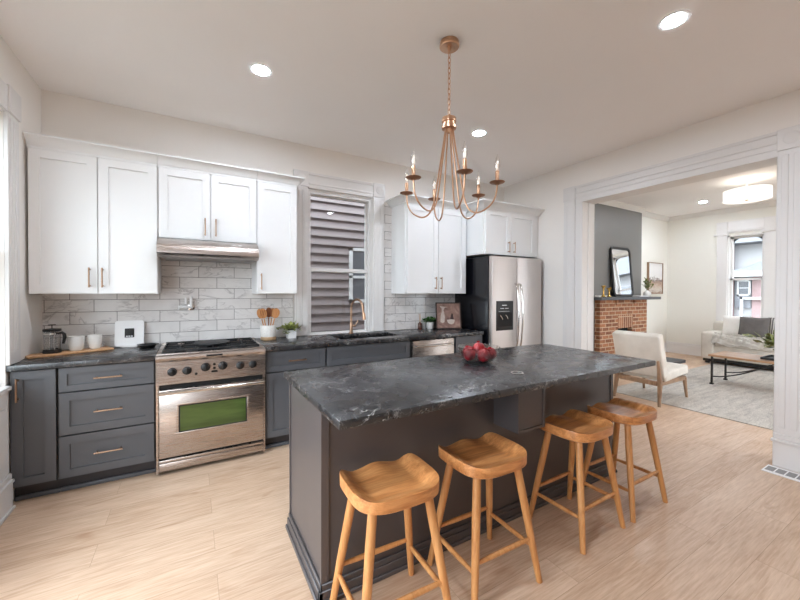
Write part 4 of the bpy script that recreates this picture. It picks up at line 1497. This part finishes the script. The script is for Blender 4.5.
fp_ = thing('framed_picture', 'small framed still life of a jug and bowl leaning in the corner by the refrigerator', 'picture', (3.85, -.2, CT))
FXa, FXb, FZa, FZb = 3.885, 4.235, CT+.001, CT+.345
FY = -.165
FXa, FXb = 3.70, 4.03
def lf(mb):
    lean(mb, (FXa, FY, CT), R(-11))
    return mb.rot(R(-25), (FXa, FY, CT))
m = MB()
b = .014
m.box(FXa, FXb, FY-.018, FY, FZa, FZa+b).box(FXa, FXb, FY-.018, FY, FZb-b, FZb).box(FXa, FXa+b, FY-.018, FY, FZa+b, FZb-b).box(FXb-b, FXb, FY-.018, FY, FZa+b, FZb-b)
lf(m).build('frame', 'dark_wood', fp_)
art = lf(MB().box(FXa+b, FXb-b, FY-.012, FY-.004, FZa+b, FZb-b)).build('print', 'art_still', fp_)
w_ = FXb-FXa
def U(u, v):
    return (FXa+u*w_, FZa+v*(FZb-FZa))
m = MB()
jug = [U(.17, .26), U(.25, .22), U(.33, .25), U(.35, .45), U(.33, .62), U(.31, .70), U(.36, .80), U(.46, .82), U(.32, .84), U(.16, .86), U(.24, .76), U(.24, .66), U(.19, .50)]
m.prism(jug, 'Y', FY-.0126, FY-.0119)
bowl_ = [U(.46, .24), U(.52, .19), U(.60, .17), U(.68, .19), U(.73, .26), U(.745, .34), U(.60, .36), U(.43, .34)]
m.prism(bowl_, 'Y', FY-.0126, FY-.0119)
lf(m).build('painted_jug', 'art_jug', art)
m = MB().prism([U(.56, .36), U(.70, .36), U(.68, .55), U(.64, .60), U(.60, .52)], 'Y', FY-.0126, FY-.0119)
lf(m).build('painted_shadow', 'art_dark', art)

# ================================================================ fruit bowl
BX, BY, BZ = 2.70, -2.03, .9155
bw = MB().lathe([(0, BZ), (.06, BZ), (.092, BZ+.014), (.126, BZ+.05), (.145, BZ+.108), (.141, BZ+.108), (.122, BZ+.052), (.089, BZ+.018), (.058, BZ+.004), (0, BZ+.004)], (BX, BY, 0), 44)
solo(bw, 'glass_bowl', 'clear_glass', 'clear glass bowl of red fruit on the island', 'bowl', (BX, BY, BZ))
fruits = []
for k_, lab in enumerate(('red fruit at the range side of the glass bowl', 'red fruit at the near left of the glass bowl by the stools', 'red fruit at the near right of the glass bowl by the stools',
                          'red fruit at the refrigerator side of the glass bowl', 'red fruit at the sink side of the glass bowl')):
    fruits.append(((.080*math.cos(R(178+72*k_)), .080*math.sin(R(178+72*k_)), .057), lab))
fruits.append(((0, 0, .09), 'red fruit in the middle on top of the glass bowl pile'))
fr0 = None
for (fx, fy, fz), lab in fruits:
    loc = (BX+fx, BY+fy, BZ+fz)
    if fr0 is None:
        fr0 = thing('pomegranate', lab, 'fruit', (0, 0, 0), 'red fruit in the glass bowl')
        MB().lathe([(0, -.042), (.018, -.039), (.036, -.022), (.044, 0), (.040, .02), (.026, .036), (.008, .041), (0, .041)], seg=22).build('body', 'fruit', fr0)
        m = MB().lathe([(.006, .038), (.008, .046), (.013, .053), (.010, .053), (.005, .044), (0, .042)], seg=10)
        m.build('crown', 'fruit', fr0)
        fr0.location = loc
        fr0.rotation_euler = (R(25), R(15), 0)
    else:
        o = copy_tree(fr0, loc, lab)
        o.rotation_euler = (random.uniform(-.7, .7), random.uniform(-.7, .7), random.uniform(0, 6))

# floor vent
fv = thing('floor_vent', 'white floor register by the foot of the opening casing', 'vent', (4.94, -3.1, 0))
m = MB().box(4.86, 5.03, -3.33, -2.90, .0005, .006, .001, 1)
m.build('plate', 'white_plastic', fv)
m = MB()
for k in range(7):
    y = -3.30+.057*k
    m.box(4.895, 4.997, y, y+.048, .0055, .0068)
m.build('grille', 'vent_grey', fv)

# ================================================================ living room
fpz = thing('fireplace', 'red brick fireplace with a dark slate mantel in the living room', 'fireplace', (8.3, -.05, 0))
BX0, BX1, BYF = 7.45, 9.13, -.10
OX0, OX1, OZ1 = 8.05, 8.57, .70
m = MB().box(BX0, OX0, BYF, -.001, 0, 1.25).box(OX1, BX1, BYF, -.001, 0, 1.25).box(OX0, OX1, BYF, -.001, .96, 1.25)
br_ = m.build('brick_surround', 'brick', fpz)
MB().box(OX0, OX1, BYF-.004, -.001, OZ1, .96).build('soldier_course', 'brick_soldier', br_)
for x in (7.98, 8.62):
    MB().box(x-.03, x+.03, BYF-.03, BYF, 1.16, 1.25).build('corbel', 'brick', br_)
MB().box(OX0, OX1, -.012, -.001, 0, OZ1).build('firebox', 'void_shade', fpz)  # flat dark sheet stands for the shade inside the fireplace opening
MB().box(7.25, 9.40, -.24, -.001, 1.25, 1.305, .004, 1).build('mantel', 'slate', fpz)
hs = MB().box(7.35, 9.45, -.66, -.102, .0005, .06, .004, 1)
solo(hs, 'hearth_slab', 'slate', 'dark slate hearth slab on the floor before the brick fireplace', 'hearth', (8.3, -.36, 0))
MT = 1.3055

mr = thing('mantel_mirror', 'black framed rounded mirror leaning on the grey wall above the mantel', 'mirror', (8.24, -.1, MT))
def rr_frame(x0, x1, z0, z1, w, r, y0, y1):
    m = MB()
    o_, i_ = rounded(x0, x1, z0, z1, r), rounded(x0+w, x1-w, z0+w, z1-w, max(r-w, .01))
    n = len(o_)
    ring = []
    for y in (y0, y1):
        ring.append(([m.bm.verts.new((p[0], y, p[1])) for p in o_], [m.bm.verts.new((p[0], y, p[1])) for p in i_]))
    for k in range(n):
        k2 = (k+1) % n
        for (A, B) in ((ring[0][0], ring[0][1]), (ring[1][1], ring[1][0]), (ring[1][0], ring[0][0]), (ring[0][1], ring[1][1])):
            m.bm.faces.new((A[k], A[k2], B[k2], B[k]))
    return m
ml = R(-5)
mc = (8.24, -.09, MT)
lean(rr_frame(7.89, 8.60, MT+.003, MT+.97, .045, .1, -.115, -.09), mc, ml).build('frame', 'black_metal', mr)
m = MB().prism(rounded(7.93, 8.56, MT+.043, MT+.93, .06), 'Y', -.104, -.095)
lean(m, mc, ml).build('mirror_glass', 'mirror', mr)


def candlestick(x, y, h, label):
    m = MB().lathe([(0, 0), (.04, 0), (.042, .01), (.022, .03), (.013, .07), (.013, h-.07), (.02, h-.04), (.038, h-.012), (.04, h), (.018, h), (0, h-.01)], (x, y, MT), 20)
    solo(m, 'candlestick', 'brass', label, 'candlestick', (x, y, MT), 'brass candlesticks on the mantel')
candlestick(7.50, -.13, .21, 'taller brass candlestick at the left end of the mantel')
candlestick(7.665, -.14, .17, 'shorter brass candlestick next to the mantel mirror')
m = MB().box(8.66, 9.0, -.19, -.04, MT, MT+.022, .003, 1)
solo(m, 'white_book', 'white_plastic', 'flat white book on the mantel between mirror and vase', 'book', (8.83, -.12, MT))
m = MB().box(7.42, 7.80, -.10, -.02, MT, MT+.028, .003, 1)
solo(m, 'white_book', 'white_plastic', 'flat white book on the mantel behind the brass candlesticks', 'book', (7.6, -.06, MT))
vs = thing('bud_vase', 'round white bud vase with dark blooms at the mantel end', 'vase', (9.09, -.12, MT))
MB().lathe([(0, MT), (.045, MT), (.075, MT+.04), (.07, MT+.085), (.025, MT+.115), (.022, MT+.135), (.017, MT+.135), (.018, MT+.11), (0, MT+.1)], (9.09, -.12, 0), 22).build('vase', 'ceramic', vs)
plant(vs, 9.09, -.12, MT+.12, 10, .06, .04, .2, 'leaf_olive', 9, .1, 1.2)

ap = thing('framed_landscape', 'thin wood framed landscape print on the wall beyond the fireplace', 'picture', (9.98, .15, 1.7))
ax0, ax1, az0, az1 = 9.67, 10.31, 1.36, 2.06
m = MB().box(ax0, ax0+.014, .115, .159, az0, az1).box(ax1-.014, ax1, .115, .159, az0, az1).box(ax0, ax1, .115, .159, az0, az0+.014).box(ax0, ax1, .115, .159, az1-.014, az1)
m.build('frame', 'chair_wood', ap)
MB().box(ax0+.014, ax1-.014, .13, .15, az0+.014, az1-.014).build('print', 'art_land', ap)

rg_ = MB().box(6.08, 9.9, -3.6, -.98, .0005, .009, .003, 1)
solo(rg_, 'rug', 'rug', 'mottled grey area rug on the living room floor', 'rug', (8, -2.3, 0))

# accent chair (faces +x)
ac = thing('accent_chair', 'cream linen accent chair with wood legs seen from behind beyond the island', 'chair', (6.3, -1.47, 0))
YA0, YA1 = -1.76, -1.20
def cushion(m, size, cen, rot=(0, 0, 0), bulge=.0, bev=.03):
    t = bmesh.new()
    bmesh.ops.create_cube(t, size=1)
    bmesh.ops.scale(t, vec=size, verts=t.verts)
    bmesh.ops.bevel(t, geom=list(t.edges), offset=bev, segments=4, affect='EDGES', profile=.5)
    for f_ in t.faces:
        f_.smooth = True
    mt = Matrix.Translation(cen) @ Matrix.Rotation(rot[2], 4, 'Z') @ Matrix.Rotation(rot[1], 4, 'Y') @ Matrix.Rotation(rot[0], 4, 'X')
    bmesh.ops.transform(t, matrix=mt, verts=t.verts)
    me = bpy.data.meshes.new('tmp')
    t.to_mesh(me)
    t.free()
    m.bm.from_mesh(me)
    bpy.data.meshes.remove(me)
    return m
cushion(MB(), (.12, .56, .56), (5.965, -1.48, .61), (0, R(-17), 0), bev=.025).build('back_cushion', 'linen', ac)
cushion(MB(), (.62, .56, .12), (6.33, -1.48, .365), (0, R(-4), 0), bev=.03).build('seat_cushion', 'linen', ac)
m = MB().box(5.93, 6.62, YA0+.02, YA0+.055, .245, .30, .006, 1).box(5.93, 6.62, YA1-.055, YA1-.02, .245, .30, .006, 1).box(5.91, 5.95, YA0+.05, YA1-.05, .245, .30, .006, 1).box(6.58, 6.62, YA0+.05, YA1-.05, .255, .30, .006, 1)
m.build('seat_frame', 'chair_wood', ac)
for y, s in ((YA0+.045, -1), (YA1-.045, 1)):
    MB().tube([(5.89, y+s*.03, 0), (5.93, y+s*.02, .28), (5.87, y+s*.02, .56)], [.017, .03, .016], 8).build('leg', 'chair_wood', ac)
    MB().tube([(6.645, y+s*.022, .0095), (6.60, y+s*.01, .28)], [.016, .026], 8).build('leg', 'chair_wood', ac)

# sofa (faces -x, against the far wall)
sf = thing('sofa', 'oatmeal sofa below the living room window', 'sofa', (10.1, -1.85, 0))
m = MB()
cushion(m, (.8, 2.1, .26), (10.15, -1.85, .24), bev=.03)
cushion(m, (.26, 2.1, .62), (10.40, -1.85, .50), bev=.05)
m.build('base', 'sofa_fabric', sf)
for y in (-.90, -2.80):
    cushion(MB(), (.84, .2, .52), (10.13, y, .36), bev=.04).build('arm', 'sofa_fabric', sf)
for y in (-1.43, -2.28):
    cushion(MB(), (.66, .84, .16), (10.05, y, .43), bev=.05).build('seat_cushion', 'sofa_fabric', sf)
m = MB().box(9.78, 10.5, -2.88, -.82, .045, .11)
m.build('plinth', 'black_metal', sf)
for x in (9.82, 10.42):
    for y in (-.88, -2.82):
        MB().box(x-.03, x+.03, y-.03, y+.03, .0095 if x < 9.9 else 0, .046).build('foot', 'black_metal', sf)


def pillow(x, y, z, w, h, t, ry, rz, mat, label):
    m = MB()
    n = 12
    def pt_(i, j, s):
        u, v = -1+2*i/n, -1+2*j/n
        e = (1-u**4)*(1-v**4)
        k = 1-.07*(1-max(abs(u), abs(v)))
        sh_ = 1-.08*(1-abs(u)**2)*abs(v) - .0
        return Vector((s*t/2*e**.6, w/2*u*(1-.06*(1-v*v)*abs(u)), h/2*v*(1-.06*(1-u*u)*abs(v))))
    G = {}
    for s in (-1, 1):
        for i in range(n+1):
            for j in range(n+1):
                edge = i in (0, n) or j in (0, n)
                key = (i, j, 0 if edge else s)
                if key not in G:
                    G[key] = m.bm.verts.new(pt_(i, j, s))
        for i in range(n):
            for j in range(n):
                q = [G[(a, b_, 0 if (a in (0, n) or b_ in (0, n)) else s)] for a, b_ in ((i, j), (i+1, j), (i+1, j+1), (i, j+1))]
                try:
                    m.bm.faces.new(q).smooth = True
                except ValueError:
                    pass
    M_ = Matrix.Translation((x, y, z)) @ Matrix.Rotation(rz, 4, 'Z') @ Matrix.Rotation(ry, 4, 'Y')
    bmesh.ops.transform(m.bm, matrix=M_, verts=m.bm.verts)
    solo(m, 'pillow', mat, label, 'pillow', (x, y, z), 'pillows on the sofa')
pillow(10.13, -1.215, .735, .42, .43, .15, R(14), R(4), 'pillow_white', 'white square pillow at the arm end of the sofa')
pillow(9.97, -1.50, .735, .44, .43, .14, R(14), R(-6), 'pillow_grey', 'charcoal grey pillow on the sofa')
pillow(10.13, -1.86, .735, .42, .43, .13, R(14), R(2), 'pillow_stripe', 'grey and white striped pillow beside the charcoal pillow on the sofa')

# throw blanket draped over the sofa seat and front
m = MB()
rnd = random.Random(4)
nu, nv = 40, 26
path = [(9.84, .545), (9.81, .54), (9.78, .535), (9.73, .52), (9.70, .47), (9.685, .40), (9.68, .36)]
def pth(t):
    f_ = t*(len(path)-1)
    i = min(int(f_), len(path)-2)
    k = f_-i
    return path[i][0]*(1-k)+path[i+1][0]*k, path[i][1]*(1-k)+path[i+1][1]*k
g = []
for i in range(nu+1):
    row = []
    u = i/nu
    for j in range(nv+1):
        v = j/nv
        x, z = pth(v)
        y = -.99 - .72*u + .015*math.sin(v*9+u*4)
        f_ = .022*math.sin(u*26+3*math.sin(v*6)) + .018*math.sin(u*15+v*13)+.014*math.sin(v*25+u*11)
        drop = v**3*.02*math.sin(u*13)
        row.append(m.bm.verts.new((x-abs(f_)*.8-.003, y, z+abs(f_)*(1-v*.3)+.03+drop)))
    g.append(row)
for i in range(nu):
    for j in range(nv):
        m.bm.faces.new((g[i][j], g[i+1][j], g[i+1][j+1], g[i][j+1])).smooth = True
bmesh.ops.solidify(m.bm, geom=list(m.bm.faces), thickness=.012)
solo(m, 'throw_blanket', 'throw', 'white knitted throw draped over the sofa seat', 'throw', (9.9, -1.5, .55))

# coffee table
ct = thing('coffee_table', 'wood topped coffee table with black metal legs on the rug', 'table', (8.1, -2.2, 0))
MB().box(7.76, 8.36, -2.95, -1.58, .43, .46, .005, 1).build('tabletop', 'table_wood', ct)
for x in (7.79, 8.31):
    for y in (-1.62, -2.89):
        MB().box(x-.012, x+.012, y-.012, y+.012, .03, .43).box(x-.022, x+.022, y-.022, y+.022, .0095, .03).build('leg', 'black_metal', ct)
for x in (7.79, 8.31):
    pts = [(x, -1.63, .13)] + [(x, -1.63-.62*t, .13+.28*t**1.6) for t in [k/8 for k in range(1, 9)]]
    MB().tube(pts, .009, 8).build('brace', 'black_metal', ct)
m = MB().box(7.9, 8.3, -2.75, -2.12, .4605, .468).box(7.9, 7.915, -2.75, -2.12, .468, .49).box(8.285, 8.3, -2.75, -2.12, .468, .49).box(7.9, 8.3, -2.135, -2.12, .468, .49).box(7.9, 8.3, -2.75, -2.735, .468, .49)
solo(m, 'tray', 'black_metal', 'flat black tray on the coffee table', 'tray', (8.1, -2.43, .4605))
gv = thing('leafy_vase', 'clear glass vase of olive green leaves on the black tray', 'vase', (8.1, -2.33, .4685))
MB().lathe([(0, .4685), (.06, .4685), (.065, .48), (.06, .62), (.055, .62), (.058, .485), (0, .48)], (8.1, -2.33, 0), 24).build('vase', 'clear_glass', gv)
plant(gv, 8.1, -2.33, .60, 50, .13, .08, .44, 'leaf_olive', 12, .25, .42)
